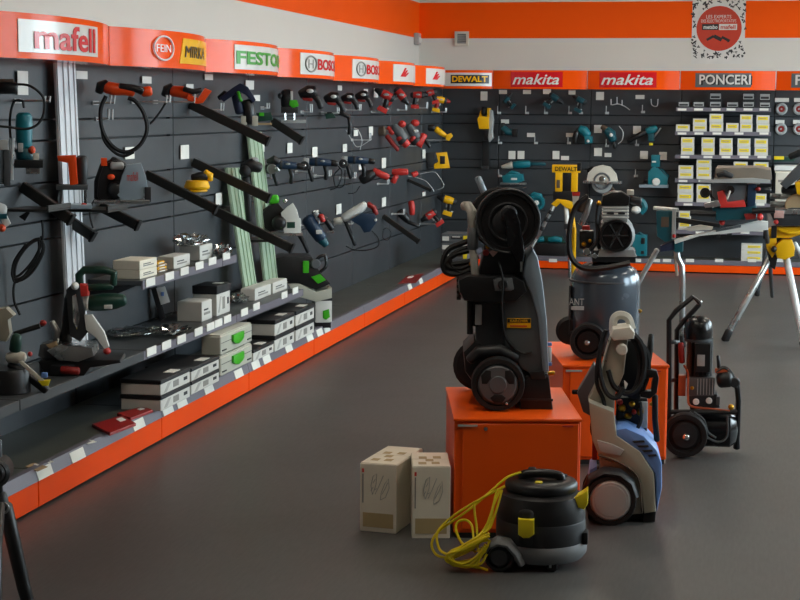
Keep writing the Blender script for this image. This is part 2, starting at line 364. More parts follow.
# back run
BXP = [onY(q, 200, KBY).x for q in (491.5, 585, 677, 772, 866)]
BB = [PLX + .44] + BXP
BBAY = []; BRAIL = {}
ZSB = (.04, .45, .72, .985, 1.07, 1.245, 1.435, 1.53, 1.80)
for k in range(len(BB) - 1):
    x0, x1 = BB[k], BB[k + 1]; L = x1 - x0
    t = thing('display_bay', 'dark grey tool display bay on the end wall, %s from the corner' % ORD[k], 'display bay', (x0, PBY, 0), 0, 'dark display bays'); BBAY.append(t)
    xa = -.44 if k == 0 else .005
    for z0, z1 in zip(ZSB, ZSB[1:]): B().box(xa, 0, z0 + .004, L - .005, .03, z1 - .004, .002).done('back_panel', 'panel', t, False)
    B().box(L - .02, .012, 0, L + .02, .06, 1.8).done('upright', 'upright', t, False)
    B().box(xa, .032, .03, L, .045, 1.79).done('backing', 'upright', t, False)
    d = PBY - KBY
    B().box(0, -d + .012, ZBB - .03, L, 0, ZBB, .003).done('base_shelf', 'base_grey', t, False)
    B().box(.002, -d, .012, L - .002, -d + .03, .083, .003).done('kick_plate', 'kick_orange', t, False)
    B().box(.002, -d + .03, 0, L - .002, -d + .05, .083).done('plinth', 'upright', t, False)
    BRAIL[('base', k)] = B().box(.002, -d - .003, .085, L - .002, -d + .02, ZBB + .004, .002).done('price_rail', 'rail_grey', t, False)
def bayb_of(X): return max([i for i in range(len(BB) - 1) if BB[i] <= X] or [0])
def back_tag(key, px, py, w, h, yo):
    p = onY(px, py, yo); k = bayb_of(p.x)
    B().box(p.x - BB[k] - w / 2, yo - PBY - .003, p.z - h / 2, p.x - BB[k] + w / 2, yo - PBY, p.z + h / 2).done('price_tag', 'paper', BRAIL.get((key, k), BBAY[k]), False)
for x in (553, 637, 656, 667, 690, 719, 752, 781): back_tag('base', x, 260.5, .08, .032, KBY - .004)
# shelves of the abrasives bay
YS = 16.56; kp = 3
ABR = {}
for n, (py, xa, xb) in enumerate(((108, 676, 771), (132, 675, 771), (155.5, 675, 771), (179.5, 675, 771), (203, 675, 771), (231, 676, 800))):
    z = onY(720, py, YS).z; xA = onY(xa, py, YS).x; xB = onY(min(xb, 771), py, YS).x; t = BBAY[kp]; o = BB[kp]; ABR[n] = z
    B().box(xA - o, YS - PBY + .006, z - .02, xB - o, 0, z, .002).done('shelf', 'shelf_grey', t, False)
    BRAIL[(n, kp)] = B().box(xA - o, YS - PBY - .004, z - .034, xB - o, YS - PBY + .004, z + .003).done('price_rail', 'rail_grey', t, False)
for n, xs in enumerate(((682, 698.5, 716, 731, 748, 764), (682, 699, 717, 739, 764), (685, 708, 726, 744, 762), (683, 703), (688, 740, 760), (700, 745))):
    for x in xs: back_tag(n, x, (109.5, 133.5, 157, 181, 204.5, 232.5)[n], .085, .022, YS - .006)

# ================================================================== CURVED HEADER SIGNS
SAGL, SAGB = .13, .08
class Sign:
    def __init__(s, side, a, b, label):
        s.side, s.a, s.b = side, a, b; s.m = (a + b) / 2; s.h = (b - a) / 2
        s.o = Vector((HLX, a, HZ0)) if side == 'L' else Vector((a, HBY, HZ0))
        s.t = thing('header_sign', label, 'sign', s.o, 0, 'curved orange header signs')
        n = 20; P = []
        for i in range(n + 1):
            u = a + .004 + (b - a - .008) * i / n; P.append(u)
        front = [s.S(u, HZ0, 0) for u in P]; back = [s.S(P[-1], HZ0, 0, .06), s.S(P[0], HZ0, 0, .06)]
        lo = front + back; hi = [v + Vector((0, 0, HZ1 - HZ0)) for v in lo]
        B().prism(lo, hi, 0).done('sign_face', 'sign_orange', s.t)
        b2 = B()
        for u in (a + .15, b - .15):
            q = s.S(u, HZ0 + .09, 0, .05)
            r = Vector((PLX - .02 - HLX, q.y, q.z)) if side == 'L' else Vector((q.x, PBY + .02 - HBY, q.z)); b2.tube([q, r], .012, 6)
        b2.done('bracket', 'upright', s.t)
    def arc(s, u, sag): return sag * (1 - ((u - s.m) / s.h) ** 2)
    def S(s, u, z, out, flat=None):
        if s.side == 'L': p = Vector((HLX + (s.arc(u, SAGL) + out if flat is None else -flat), u, z))
        else: p = Vector((u, HBY - (s.arc(u, SAGB) + out if flat is None else -flat), z))
        return p - s.o
    def hit(s, px):                                    # where the sight line of a pixel column meets the curved face
        r = ray(px, 60); best = None
        for i in range(401):
            u = s.a + (s.b - s.a) * i / 400
            if s.side == 'L': e = abs((HLX + s.arc(u, SAGL)) - u * r.x / r.y)
            else: Y = HBY - s.arc(u, SAGB); e = abs(u - Y * r.x / r.y)
            if best is None or e < best[0] - 1e-9: best = (e, u)
        return best[1]
    def z(s, f): return HZ0 + (HZ1 - HZ0) * f
    def plate(s, name, mat, u0, u1, f0, f1, out=.004, skew=0):
        b = B(); n = 12; fr, bk = [], []
        for z, lst in ((s.z(f0), 0), (s.z(f1), 1)):
            for i in range(n + 1):
                u = u0 + (u1 - u0) * i / n + (skew * lst); u = min(u, s.b - .006)
                fr.append(b.bm.verts.new(s.S(u, z, out))); bk.append(b.bm.verts.new(s.S(u, z, -.003)))
        fs = []
        for i in range(n):
            fs.append(b.bm.faces.new((fr[i], fr[i + 1], fr[n + 2 + i], fr[n + 1 + i])))
            fs.append(b.bm.faces.new((fr[i], bk[i], bk[i + 1], fr[i + 1]))); j = n + 1 + i
            fs.append(b.bm.faces.new((fr[j], fr[j + 1], bk[j + 1], bk[j])))
        fs.append(b.bm.faces.new((fr[0], fr[n + 1], bk[n + 1], bk[0]))); fs.append(b.bm.faces.new((fr[n], bk[n], bk[2 * n + 1], fr[2 * n + 1])))
        bmesh.ops.recalc_face_normals(b.bm, faces=fs)
        return b.done(name, mat, s.t)
    def text(s, txt, mat, u0, u1, f0, f1, out=.007, par=None, **kw):
        me = text_data(txt, **kw)
        for v in me.vertices:
            u = u0 + (u1 - u0) * v.co.x; v.co = s.S(u, s.z(f0 + (f1 - f0) * v.co.y), out + (v.co.z * .25))
        return link('lettering', me, mat, par or s.t, False)
    def ring(s, mat, u, f, R, r, out=.008, par=None):
        pts = [s.S(u + 1.7 * R * math.cos(a), s.z(f) + R * math.sin(a), out) for a in [2 * PI * i / 24 for i in range(25)]]
        return B().tube(pts, r, 6).done('emblem', mat, par or s.t)
HW = ('with a white plate lettered in red', 'with a white ring emblem and a slanted yellow plate', 'with a white plate lettered in green', 'with grey ring and red letters, nearer of two', 'with grey ring and red letters, farther of two', 'with a red slash mark, nearer of the two', 'with a red slash mark, at the corner end')
SL = [None] + [Sign('L', LB[k], LB[k + 1], 'glossy orange curved header sign ' + HW[k - 1]) for k in range(1, 8)]
g = SL[1]; pl = g.plate('logo_plate', 'sign_white', g.hit(18), g.hit(97), .14, .86); g.text('mafell', 'sign_red', g.hit(33), g.hit(94), .22, .80, par=pl, bold=.02)
g = SL[2]; r = g.ring('sign_pink', g.hit(163), .52, .058, .005); g.text('FEIN', 'sign_pink', g.hit(163) - .072, g.hit(163) + .072, .42, .62, par=r)
pl = g.plate('logo_plate', 'sign_yellow', g.hit(179), g.b - .03, .14, .84, skew=.05); g.text('MIRKA', 'sign_black', g.hit(184), g.hit(184) + .42, .32, .64, par=pl, bold=.0, shear=.15)
g = SL[3]; u = g.hit(234); pl = g.plate('logo_plate', 'sign_white', u, g.b - .02, .12, .88); g.text('FESTOOL', 'sign_green', u + .015, g.b - .03, .28, .70, par=pl, bold=.03)
for i, (xp, xl, xt) in ((4, (300, 307, 317)), (5, (352, 358, 366))):
    g = SL[i]; u = g.hit(xp); pl = g.plate('logo_plate', 'sign_white', u, g.b - .03, .12, .88); c = g.hit(xl)
    g.ring('print_grey', c + .05, .5, .05, .006, par=pl); g.text('H', 'print_grey', c + .01, c + .09, .34, .66, par=pl)
    g.text('BOSCH', 'sign_red', g.hit(xt), g.hit(xt) + .60, .30, .70, par=pl, bold=.03)
for i, xp in ((6, 393), (7, 426)):
    g = SL[i]; u = g.hit(xp); pl = g.plate('logo_plate', 'sign_white', u, g.b - .03, .12, .88)
    for j in range(3):
        a = u + .14 + j * .04; lo, hi = .34 + .0 * j, .74 - .10 * j
        B().prism([g.S(a, g.z(lo), .006), g.S(a + .055, g.z(lo), .006), g.S(a + .16, g.z(hi), .006), g.S(a + .11, g.z(hi), .006)], [g.S(a, g.z(lo), .001), g.S(a + .055, g.z(lo), .001), g.S(a + .16, g.z(hi), .001), g.S(a + .11, g.z(hi), .001)], 0).done('emblem', 'sign_red', pl, False)
XB0 = -3.13
SBS = [Sign('B', a, c, 'glossy orange curved header sign ' + l) for a, c, l in (
    (XB0, BXP[0], 'with a yellow and black lettered plate'), (BXP[0], BXP[1], 'with a red lettered plate, beside the yellow and black one'), (BXP[1], BXP[2], 'with a red lettered plate, beside the grey lettered one'),
    (BXP[2], BXP[3], 'with large white letters on grey above the abrasives'), (BXP[3], BXP[4], 'at the edge of the frame above the sanding discs'))]
g = SBS[0]; pl = g.plate('logo_plate', 'sign_white', g.hit(445.5), g.b - .01, .14, .86)
q = g.plate('lettering_ground', 'sign_black', g.hit(451), g.hit(489.5), .28, .74, .006); g.text('DEWALT', 'sign_yellow', g.hit(452.5), g.hit(488), .36, .68, .009, par=pl, bold=.03)
for i, (x0, x1, x2) in ((1, (511, 563, 513)), (2, (600, 657, 601.5))):
    g = SBS[i]; pl = g.plate('logo_plate', 'sign_red', g.hit(x0), g.hit(x1), .10, .92); g.text('makita', 'sign_white', g.hit(x2), g.hit(x1 - 3.5), .24, .80, par=pl, bold=.012, shear=.3)
g = SBS[3]; pl = g.plate('logo_plate', 'grey', g.hit(696), g.hit(752), .14, .88)
g.text('PONCERI', 'sign_black', g.hit(701.5), g.hit(752.8), .25, .76, .006, par=pl, bold=.03); g.text('PONCERI', 'sign_white', g.hit(700), g.hit(751.5), .28, .80, .010, par=pl, bold=.02)
g = SBS[4]; pl = g.plate('logo_plate', 'grey', g.hit(792), g.b - .1, .14, .88); g.text('P', 'sign_white', g.hit(796), g.hit(796) + .07, .28, .80, .010, par=pl, bold=.02)

# ================================================================== ON THE WALLS
p0, p1 = onY(691, 64, WBY - .003), onY(746.5, -16, WBY - .003); ym = WBY - .003
t = thing('poster', 'white poster with a red disc and scattered tool drawings high on the end wall', 'poster', p0, 0)
W_, H_ = p1.x - p0.x, p1.z - p0.z; fz = lambda py: onY(718, py, WBY).z - p0.z; fx = lambda px: onY(px, 30, WBY).x - p0.x
B().box(0, -.002, 0, W_, 0, H_).done('sheet', 'sign_white', t, False)
cx, cz, R = fx(719), fz(28.5), (fz(6) - fz(51)) / 2
B().lathe([(R, -.004), (R, -.002)], (cx, 0, cz), 'y', 40).done('red_disc', 'poster_red', t, False)
def ptext(s, mat, x0, x1, y0, y1, **kw):
    me = text_data(s, **kw); a, c, e, f = fx(x0), fx(x1), fz(y1), fz(y0)
    for v in me.vertices: v.co = Vector((a + (c - a) * v.co.x, -.0055 - v.co.z * .05, e + (f - e) * v.co.y))
    link('lettering', me, mat, t, False)
ptext('LES EXPERTS', 'sign_white', 706, 731, 15, 18.5); ptext('DES ELECTROPORTATIFS', 'sign_white', 701, 736, 19.5, 22.5)
B().box(fx(702), -.006, fz(30), fx(718.5), -.004, fz(24)).done('dark_band', 'dark', t, False); B().box(fx(719), -.006, fz(30), fx(737), -.004, fz(24)).done('pale_band', 'sign_white', t, False)
for s_, mt, x0, x1 in (('metabo', 'sign_white', 703.5, 717.5), ('mafell', 'poster_red', 720.5, 735.5)):
    me = text_data(s_, bold=.03)
    for v in me.vertices: v.co = Vector((fx(x0) + (fx(x1) - fx(x0)) * v.co.x, -.0065 - v.co.z * .05, fz(29) + (fz(25) - fz(29)) * v.co.y))
    link('lettering', me, mt, t, False)
b = B()
for a, c, r in (((707, 40), (714, 36), .012), ((714, 36), (722, 40), .018), ((722, 37), (730, 41), .013), ((726, 39), (729, 42), .008)):
    b.tube([(fx(a[0]), -.004, fz(a[1])), (fx(c[0]), -.004, fz(c[1]))], r, 8, flat=.1)
o = b.done('tool_drawing', 'dark', t); o['kind'] = 'stuff'
b = B()
for i in range(230):
    x, y = random.uniform(692.5, 745), random.uniform(-14, 58)
    if (x - 719) ** 2 + (y - 28.5) ** 2 < 24.5 ** 2: continue
    a = random.uniform(0, PI); l = random.uniform(.02, .045); c = Vector((fx(x), -.003, fz(y))); dv = Vector((math.cos(a), 0, math.sin(a))) * l
    b.tube([c - dv * .5, c + dv * .5], random.uniform(.004, .008), 5, flat=.1)
    b.tube([c, c + Vector((dv.z, 0, -dv.x)) * .6], .004, 5, flat=.1)
o = b.done('tool_drawings', 'ink', t); o['kind'] = 'stuff'
# vent box and detector
p0, p1 = onY(455, 46, WBY), onY(469, 31.5, WBY); t = thing('wall_vent', 'small square grey vent under the orange band on the end wall', 'vent', p0, 0)
W_, H_ = p1.x - p0.x, p1.z - p0.z
b = B()
for a in ((0, 0, W_, .025), (0, H_ - .025, W_, H_), (0, .025, .025, H_ - .025), (W_ - .025, .025, W_, H_ - .025)): b.box(a[0], -.03, a[1], a[2], 0, a[3])
b.done('frame', 'pale', t, False); B().box(.02, -.008, .02, W_ - .02, 0, H_ - .02).done('backing', 'grey', t, False)
for i in range(5): z = .03 + i * (H_ - .06) / 5; B().hexa([(.025, -.024, z), (W_ - .025, -.024, z), (W_ - .025, -.01, z + .012), (.025, -.01, z + .012), (.025, -.024, z + .003), (W_ - .025, -.024, z + .003), (W_ - .025, -.01, z + .015), (.025, -.01, z + .015)]).done('slat', 'light_grey', t, False)
p = onX(415, 39, WLX); t = thing('motion_detector', 'small grey detector box near the room corner', 'detector', p, 0)
B().box(0, -.07, -.06, .05, .07, .06, .01, 2).done('housing', 'light_grey', t); B().ball((.05, 0, -.01), .02, .035, .03).done('lens', 'white', t)

# ================================================================== LEFT WALL: hooks, price tags and sloping arms belong to their bay
def bay_part(name, mat, b, k, run='L', par=None, smooth=True):
    t = par or (LBAY[k] if run == 'L' else BBAY[k]); o = (LBAY[k] if run == 'L' else BBAY[k]).location
    bmesh.ops.translate(b.bm, verts=b.bm.verts, vec=-Vector(o)); return b.done(name, mat, t, smooth)
def tagL(x, y, w, h, out=.012):
    a, c = onX(x - w / 2, y + h / 2, PLX + out), onX(x + w / 2, y - h / 2, PLX + out); k = bay_of(a.y)
    z0, z1 = onX(x, y + h / 2, PLX + out).z, onX(x, y - h / 2, PLX + out).z
    bay_part('price_tag', 'paper', B().box(PLX + out - .003, a.y, z0, PLX + out, c.y, z1), k, smooth=False)
for q in ((23, 83, 10, 24), (82, 75, 11, 8), (147, 80, 9, 7), (190, 87, 7, 6), (130, 153, 9, 12), (185, 152, 8, 14), (209, 77, 8, 6), (250, 85, 8, 9), (257, 98, 6, 6), (262, 147, 5, 10), (290, 148, 5, 10), (315, 152, 5, 10), (345, 148, 4, 8), (366, 92, 4, 6), (376, 93, 4, 9),
          (340, 88, 4, 5), (356, 133, 4, 6), (371, 131, 4, 9), (384, 163, 4, 10), (384, 202, 4, 9), (361, 167, 4, 5), (339, 209, 5, 10), (219, 199, 6, 12), (316, 213, 5, 5), (424, 154, 3, 9), (424, 194, 3, 4)): tagL(*q)
def hookL(x0, y0, x1, tip=6, two=True, drop=0):
    p = onX(x0, y0, PLX + .004); k = bay_of(p.y); d = Dr(p, 0)
    q = lambda x, y, yo: Vector(p) + Vector((d.P(x, y).x, yo, d.P(x, y).z))
    b = B().box(p.x - .004, p.y - .03, p.z - .01, p.x + .004, p.y + .04, p.z + .01, .002); o = bay_part('display_hook', 'wire', b, k, smooth=False)
    for yo in ((-.02, .03) if two else (0,)):
        pts = [q(x0, y0, yo), q(x1, y0 + drop, yo)] + ([q(x1, y0 - tip + drop, yo)] if tip > 0 else [])
        bay_part('prong', 'wire', B().tube(pts, .0058, 6), k, par=o)
for q in ((95, 103, 112, 8), (134, 102, 168, 7), (155, 102, 196, 8), (17, 101, 47, 5), (98, 119, 110, 10), (205, 110, 222, 7), (262, 108, 268, 5), (302, 112, 311, 8), (322, 113, 338, 6), (345, 110, 360, 6), (372, 112, 379, 6), (398, 110, 406, 6), (415, 108, 427, 6), (432, 112, 446, 4),
          (296, 172, 312, 6), (315, 176, 330, 6), (340, 178, 355, 6), (378, 184, 388, 5), (352, 140, 370, 7), (408, 146, 420, 5), (425, 140, 446, 4), (258, 178, 272, 5), (392, 214, 404, 5), (420, 224, 436, 4), (300, 226, 318, 5), (335, 224, 352, 5)): hookL(*q)
def armL(x0, y0, x1, y1, th=8):
    p = onX(x0, y0, PLX + .006); k = bay_of(p.y); q = onY(x1, y1, p.y); h = th * mpp(p) / 2; n = Vector((-(q - p).z, 0, (q - p).x)).normalized() * h; b = B()
    a, c = Vector((0, -.018, 0)), Vector((0, .018, 0))
    b.hexa([p - n + a, q - n + a, q - n + c, p - n + c, p + n + a, q + n + a, q + n + c, p + n + c], .004)
    o = bay_part('display_arm', 'arm_dark', b, k, smooth=False); e = (q - p).normalized() * .012
    b = B(); n *= 1.15; a *= 1.15; c *= 1.15
    b.hexa([q - n + a, q - n + a + e, q - n + c + e, q - n + c, q + n + a, q + n + a + e, q + n + c + e, q + n + c], .002); bay_part('end_cap', 'rubber', b, k, par=o, smooth=False)
for q in ((190, 104, 267, 141, 9), (272, 121, 301, 140, 8), (146, 174, 215, 209, 9), (193, 162, 268, 198, 9), (214, 210, 291, 248, 9), (22, 186, 70, 219, 11), (60, 214, 92, 236, 10), (100, 206, 137, 225, 10), (383, 216, 418, 241, 5), (408, 180, 430, 190, 3)): armL(*q)
for x0, y0, x1, y1 in ((15, 196, 60, 210), (60, 205, 118, 210), (245, 236, 275, 240)):      # small display trays under the saws
    p = onX(x0, y1, PLX + .01); q = onY(x1, y1, p.y); k = bay_of(p.y)
    b = B().box(p.x, p.y - .12, p.z, q.x, p.y + .12, p.z + .012, .003); b.box(q.x - .01, p.y - .12, p.z + .012, q.x, p.y + .12, p.z + .03)
    bay_part('tool_tray', 'arm_dark', b, k, smooth=False)

k = len(LB) - 2; b = B(); p = onY(439.5, 120, PBY - .003)
for i in range(24):
    z = 1.70 - .037 * i; b.box(p.x - .006, PBY - .006, z - .009, p.x + .006, PBY - .001, z + .009)
o = bay_part('upright_slots', 'light_grey', b, 0, 'B', smooth=False); o['kind'] = 'stuff'
# ------------------------------------------------------------------ leaning guide rails
def rail(label, mat, top, bot, Xt, Xb):
    T = [onX(top[0], top[2], Xt), onX(top[1], top[2], Xt)]; Z = onX(bot[0], bot[2], Xb).z; Z = max(Z, ZM + .002)
    Bt = [Vector((Xb, T[0].y, Z)), Vector((Xb, T[1].y, Z))]
    t = thing('guide_rail', label, 'guide rail', Bt[0], 0, 'leaning guide rails'); o = Bt[0]
    n = Vector((.012, 0, .002)); q = [v - o for v in (Bt[0], Bt[1], T[1], T[0])]
    B().prism([v + n for v in q], q, 0).done('extrusion', mat, t, False)
    for f0, f1 in ((.02, .10), (.34, .40), (.62, .68), (.90, .98)):
        u = lambda f, e: (q[0].lerp(q[1], f) if e else q[3].lerp(q[2], f))
        m_ = Vector((.018, 0, .003)); v = [u(f0, 1), u(f1, 1), u(f1, 0), u(f0, 0)]
        B().prism([a + m_ for a in v], [a + n * .9 for a in v], 0).done('ridge', mat, t, False)
    B().prism([q[0] + n, q[1] + n, q[1].lerp(q[2], .01) + n, q[0].lerp(q[3], .01) + n], [q[0] - n * .2, q[1] - n * .2, q[1].lerp(q[2], .01) - n * .2, q[0].lerp(q[3], .01) - n * .2], 0).done('end_strip', 'dark', t, False)
rail('tall silver aluminium guide rail leaning on the dark panels', 'alu', (53, 72, 63), (76, 96, 345), PLX + .03, PLX + .075)
rail('pale green aluminium guide rail beside the small upper shelf, shorter one', 'alu_green', (224.5, 237, 168), (241, 255, 290), PLX + .03, PLX + .14)
rail('pale green aluminium guide rail behind the green and black plunge saw, taller one', 'alu_green', (246, 259, 132), (262, 276, 284), PLX + .03, PLX + .14)

# ------------------------------------------------------------------ boxes on the side shelves
def lbox(x0, yb, x1, ytop, z, depth, n, name, label, cat, kind, group=None):
    p = onZ(x0, yb, z); X = p.x; Y0 = p.y; Y1 = onX(x1, yb + (x1 - x0) * -.4, X).y; H = (yb - ytop) * mpp(p); h = H / n; L = Y1 - Y0
    for i in range(n):
        lb = label if n == 1 else label + (', lower' if i == 0 else ', upper') + ' one'
        t = thing(name, lb, cat, (X, Y0, z + i * h + .0005), 0, group); B_ = lambda *a, **k: B().box(*a, **k)
        if kind == 'lidded':
            B().box(-depth, 0, 0, 0, L, h * .72, .003).done('body', 'box_white', t, False); B().box(-depth - .003, -.003, h * .72, .003, L + .003, h - .001, .003).done('lid', 'box_black', t, False)
            B().box(.0, L * .42, h * .18, .0015, L * .60, h * .58).done('printed_block', 'print_grey', t, False); B().box(.0, L * .78, h * .30, .0015, L * .90, h * .52).done('printed_mark', 'ink', t, False)
            B().prism([(.001, L * .10, h * .1), (.001, L * .2, h * .1), (.001, L * .34, h * .62), (.001, L * .24, h * .62)], [(-.001, L * .10, h * .1), (-.001, L * .2, h * .1), (-.001, L * .34, h * .62), (-.001, L * .24, h * .62)], 0).done('printed_stripe', 'print_pale', t, False)
            if i == n - 1: B().box(-.07, L * .55, h - .001, -.02, L * .8, h + .001).done('sticker', 'paper', t, False)
        elif kind == 'systainer':
            B().box(-depth, 0, .006, 0, L, h * .94, .006).done('body', 'systainer', t, False); B().box(-depth + .004, .004, h * .94, -.004, L - .004, h, .003).done('lid', 'systainer', t, False)
            B().box(-.001, .01, h * .60, .003, L - .01, h * .62).done('seam', 'mid_grey', t, False)
            q_ = [(L * .5 + u * L * .17, h * v) for u, v in ((-1, .80), (1, .80), (1, .50), (.7, .38), (0, .28), (-.7, .38), (-1, .50))]; B().prism([(.014, u, v) for u, v in q_], [(.0, u, v) for u, v in q_], .002).done('latch', 'green', t)
            for s in (.04, .84): B().box(0, L * s, h * .22, .004, L * (s + .12), h * .28).done('clip', 'dark', t, False)
            for s in (.08, .80): B().box(-depth * .9, L * s, 0, -.01, L * (s + .12), .008).done('foot', 'systainer', t, False)
        else:
            B().box(-depth, 0, 0, 0, L, h * .97, .002).done('carton', kind, t, False); B().box(-depth * .97, L * .03, h * .97, -.004, L * .97, h, .001).done('flap', kind, t, False)
            B().box(0, L * .2, h * .3, .0015, L * .8, h * .42).done('printed_line', 'print_grey', t, False); B().box(0, L * .2, h * .52, .0015, L * .62, h * .60).done('printed_line', 'ink', t, False)
    return t
lbox(161, 411.6, 190, 380, ZB, .2, 2, 'tool_case', 'flat white box with black lid nearest the red packets', 'box', 'lidded', 'white boxes with black lids')
lbox(191.5, 395, 219, 368, ZB, .24, 2, 'tool_case', 'flat white box with black lid beside the green-latched cases', 'box', 'lidded', 'white boxes with black lids')
lbox(221, 378, 252, 335, ZB, .11, 2, 'stacking_case', 'pale stacking tool case with a green round latch', 'case', 'systainer', 'pale cases with green latches')
lbox(253.5, 362, 273.5, 350, ZB, .16, 1, 'tool_case', 'single low white box with black lid by the green-latched cases', 'box', 'lidded', 'white boxes with black lids')
lbox(275, 352, 294, 320, ZB, .17, 2, 'tool_case', 'white box with black lid in the taller middle pair under the shelf', 'box', 'lidded', 'white boxes with black lids')
lbox(296, 341.5, 314, 311, ZB, .17, 2, 'tool_case', 'white box with black lid beside the dust extractor', 'box', 'lidded', 'white boxes with black lids')
lbox(217, 316.5, 230, 286, ZM, .14, 1, 'accessory_box', 'upright white box with black top on the middle shelf', 'box', 'lidded')
lbox(202, 322, 212, 302, ZM, .14, 1, 'accessory_box', 'small upright white box before the black-topped one', 'box', 'box_white')
lbox(255, 301, 271, 289, ZM, .09, 1, 'accessory_box', 'low white box at the foot of the green rails', 'box', 'box_white')
lbox(273, 294, 287, 283, ZM, .09, 1, 'accessory_box', 'low white box at the end of the middle shelf', 'box', 'box_white')
lbox(140, 279.5, 157, 261, ZU, .14, 2, 'accessory_box', 'beige carton at the near end of the small upper shelf', 'box', 'cardboard')
lbox(174, 269.5, 190, 257, ZU, .09, 1, 'accessory_box', 'white-fronted carton on the upper shelf beside the yellow packs', 'box', 'box_white')
lbox(200, 261, 212.5, 246, ZU, .12, 1, 'accessory_box', 'white carton with film on top, far part of the upper shelf', 'box', 'box_white')
for i in range(4):
    p = onZ(163, 273 - i * .0, ZU); t = thing('sanding_pack', 'thin yellow pack stacked between the upper shelf cartons, %s from below' % ORD[i], 'pack', (p.x - .02, p.y - .02, ZU + .001 + i * .014), random.uniform(-.1, .1), 'yellow packs')
    B().box(-.09, 0, 0, 0, .12, .012, .003).done('sleeve', 'yellow' if i % 2 else 'wood_tan', t, False); B().box(0, .02, .003, .0012, .09, .009).done('label_strip', 'paper', t, False)
# crinkled film bags
def bag(px, py, z, rx, ry, rz, label, seed, n=10):
    rr = random.Random(seed); p = onZ(px, py, z); t = thing('film_bag', label, 'bag', (p.x, p.y, z + .001), 0, 'clear film bags'); b = B()
    bmesh.ops.create_icosphere(b.bm, subdivisions=3, radius=1)
    for v in b.bm.verts:
        s = 1 + rr.uniform(-.22, .22); v.co = Vector((v.co.x * rx * s, v.co.y * ry * s, max(0, (v.co.z * .5 + .5)) * rz * 2 * s * .5))
    b.done('film', 'plastic_film', t, False)
    b = B()
    for i in range(5): a = rr.uniform(0, 6.28); b.tube([(rx * .3 * math.cos(a), ry * .3 * math.sin(a), .004), (rx * .5 * math.cos(a + 1), ry * .5 * math.sin(a + 1), rz * .5)], .004, 6)
    b.done('contents', 'steel', t)
bag(190, 247, ZU + .075, .09, .12, .07, 'crumpled clear film bag lying on the upper shelf carton', 1); bag(222, 257, ZU, .05, .08, .07, 'crumpled clear film bag at the far end of the upper shelf', 2)
bag(130, 336, ZM, .10, .14, .04, 'flat clear film bag behind the green mitre saw', 3); bag(170, 335, ZM, .09, .12, .05, 'clear bag of silver fittings under the tilted tablet box', 4); bag(238, 303, ZM, .06, .10, .05, 'clear bag of silver fittings beside the black-topped white box', 5)
p = onZ(165, 322, ZM); tool('tablet_box', 'dark box with a white front standing tilted on the middle shelf', 'box', p, [
    ('carton', 'dark', 'poly', [(151, 289), (157, 287), (166, 318), (160, 321)], -.02, .03), ('front_panel', 'white', 'poly', [(156, 288), (165, 286.5), (170, 302), (161, 305)], -.024, -.018), ('printed_mark', 'blue_bright', 'box', 161, 292, 164, 296, -.026, -.0235)], rz=.35)
# flat packets and papers on the base shelf
def flat(name, label, cat, quad, mat, th, sticker=None, group=None):
    Q = [onZ(x, y, ZB + .001) for x, y in quad]; o = Q[0]; t = thing(name, label, cat, o, 0, group)
    A = [Vector((q.x - o.x, q.y - o.y, th)) for q in Q]; B().prism(A, [Vector((a.x, a.y, 0)) for a in A], min(.003, th * .3)).done('sleeve', mat, t, False)
    c = sum(A, Vector()) / 4; c0 = sticker or (.35, .35)
    d = (A[2] - A[1]) * .16; e = (A[1] - A[0]) * .10; m_ = c + (A[2] - A[1]) * (c0[0] - .5) * 1.2 + (A[1] - A[0]) * (c0[1]) * .8
    B().prism([m_ - d - e + Vector((0, 0, .0012)), m_ + d - e + Vector((0, 0, .0012)), m_ + d + e + Vector((0, 0, .0012)), m_ - d + e + Vector((0, 0, .0012))], [m_ - d - e, m_ + d - e, m_ + d + e, m_ - d + e], 0).done('sticker', 'paper', t, False)
flat('blade_packet', 'red flat packet on the base shelf, nearer of two', 'packet', [(92, 427), (122, 418), (136, 426), (110, 436)], 'red_packet', .014, group='red packets')
flat('blade_packet', 'red flat packet on the base shelf beside the boxes, farther of two', 'packet', [(117, 416), (142, 409), (153, 412.5), (131, 421)], 'red_packet', .014, group='red packets')
flat('price_card', 'tan printed card lying on the bare base shelf', 'card', [(25, 467), (34, 463), (48, 467), (38, 471.6)], 'wood_tan', .002); flat('price_card', 'white card lying beside the red packets', 'card', [(83, 441.5), (90, 439.5), (97, 442), (88, 444.5)], 'paper', .002)
flat('price_card', 'small white card behind the tan card', 'card', [(45, 461.5), (50, 460), (54, 462), (48, 463.5)], 'paper', .002)
flat('leaflet', 'dark leaflet on the empty far part of the base shelf', 'leaflet', [(398, 284), (407, 276), (424, 274), (416, 283)], 'red_dark', .003)

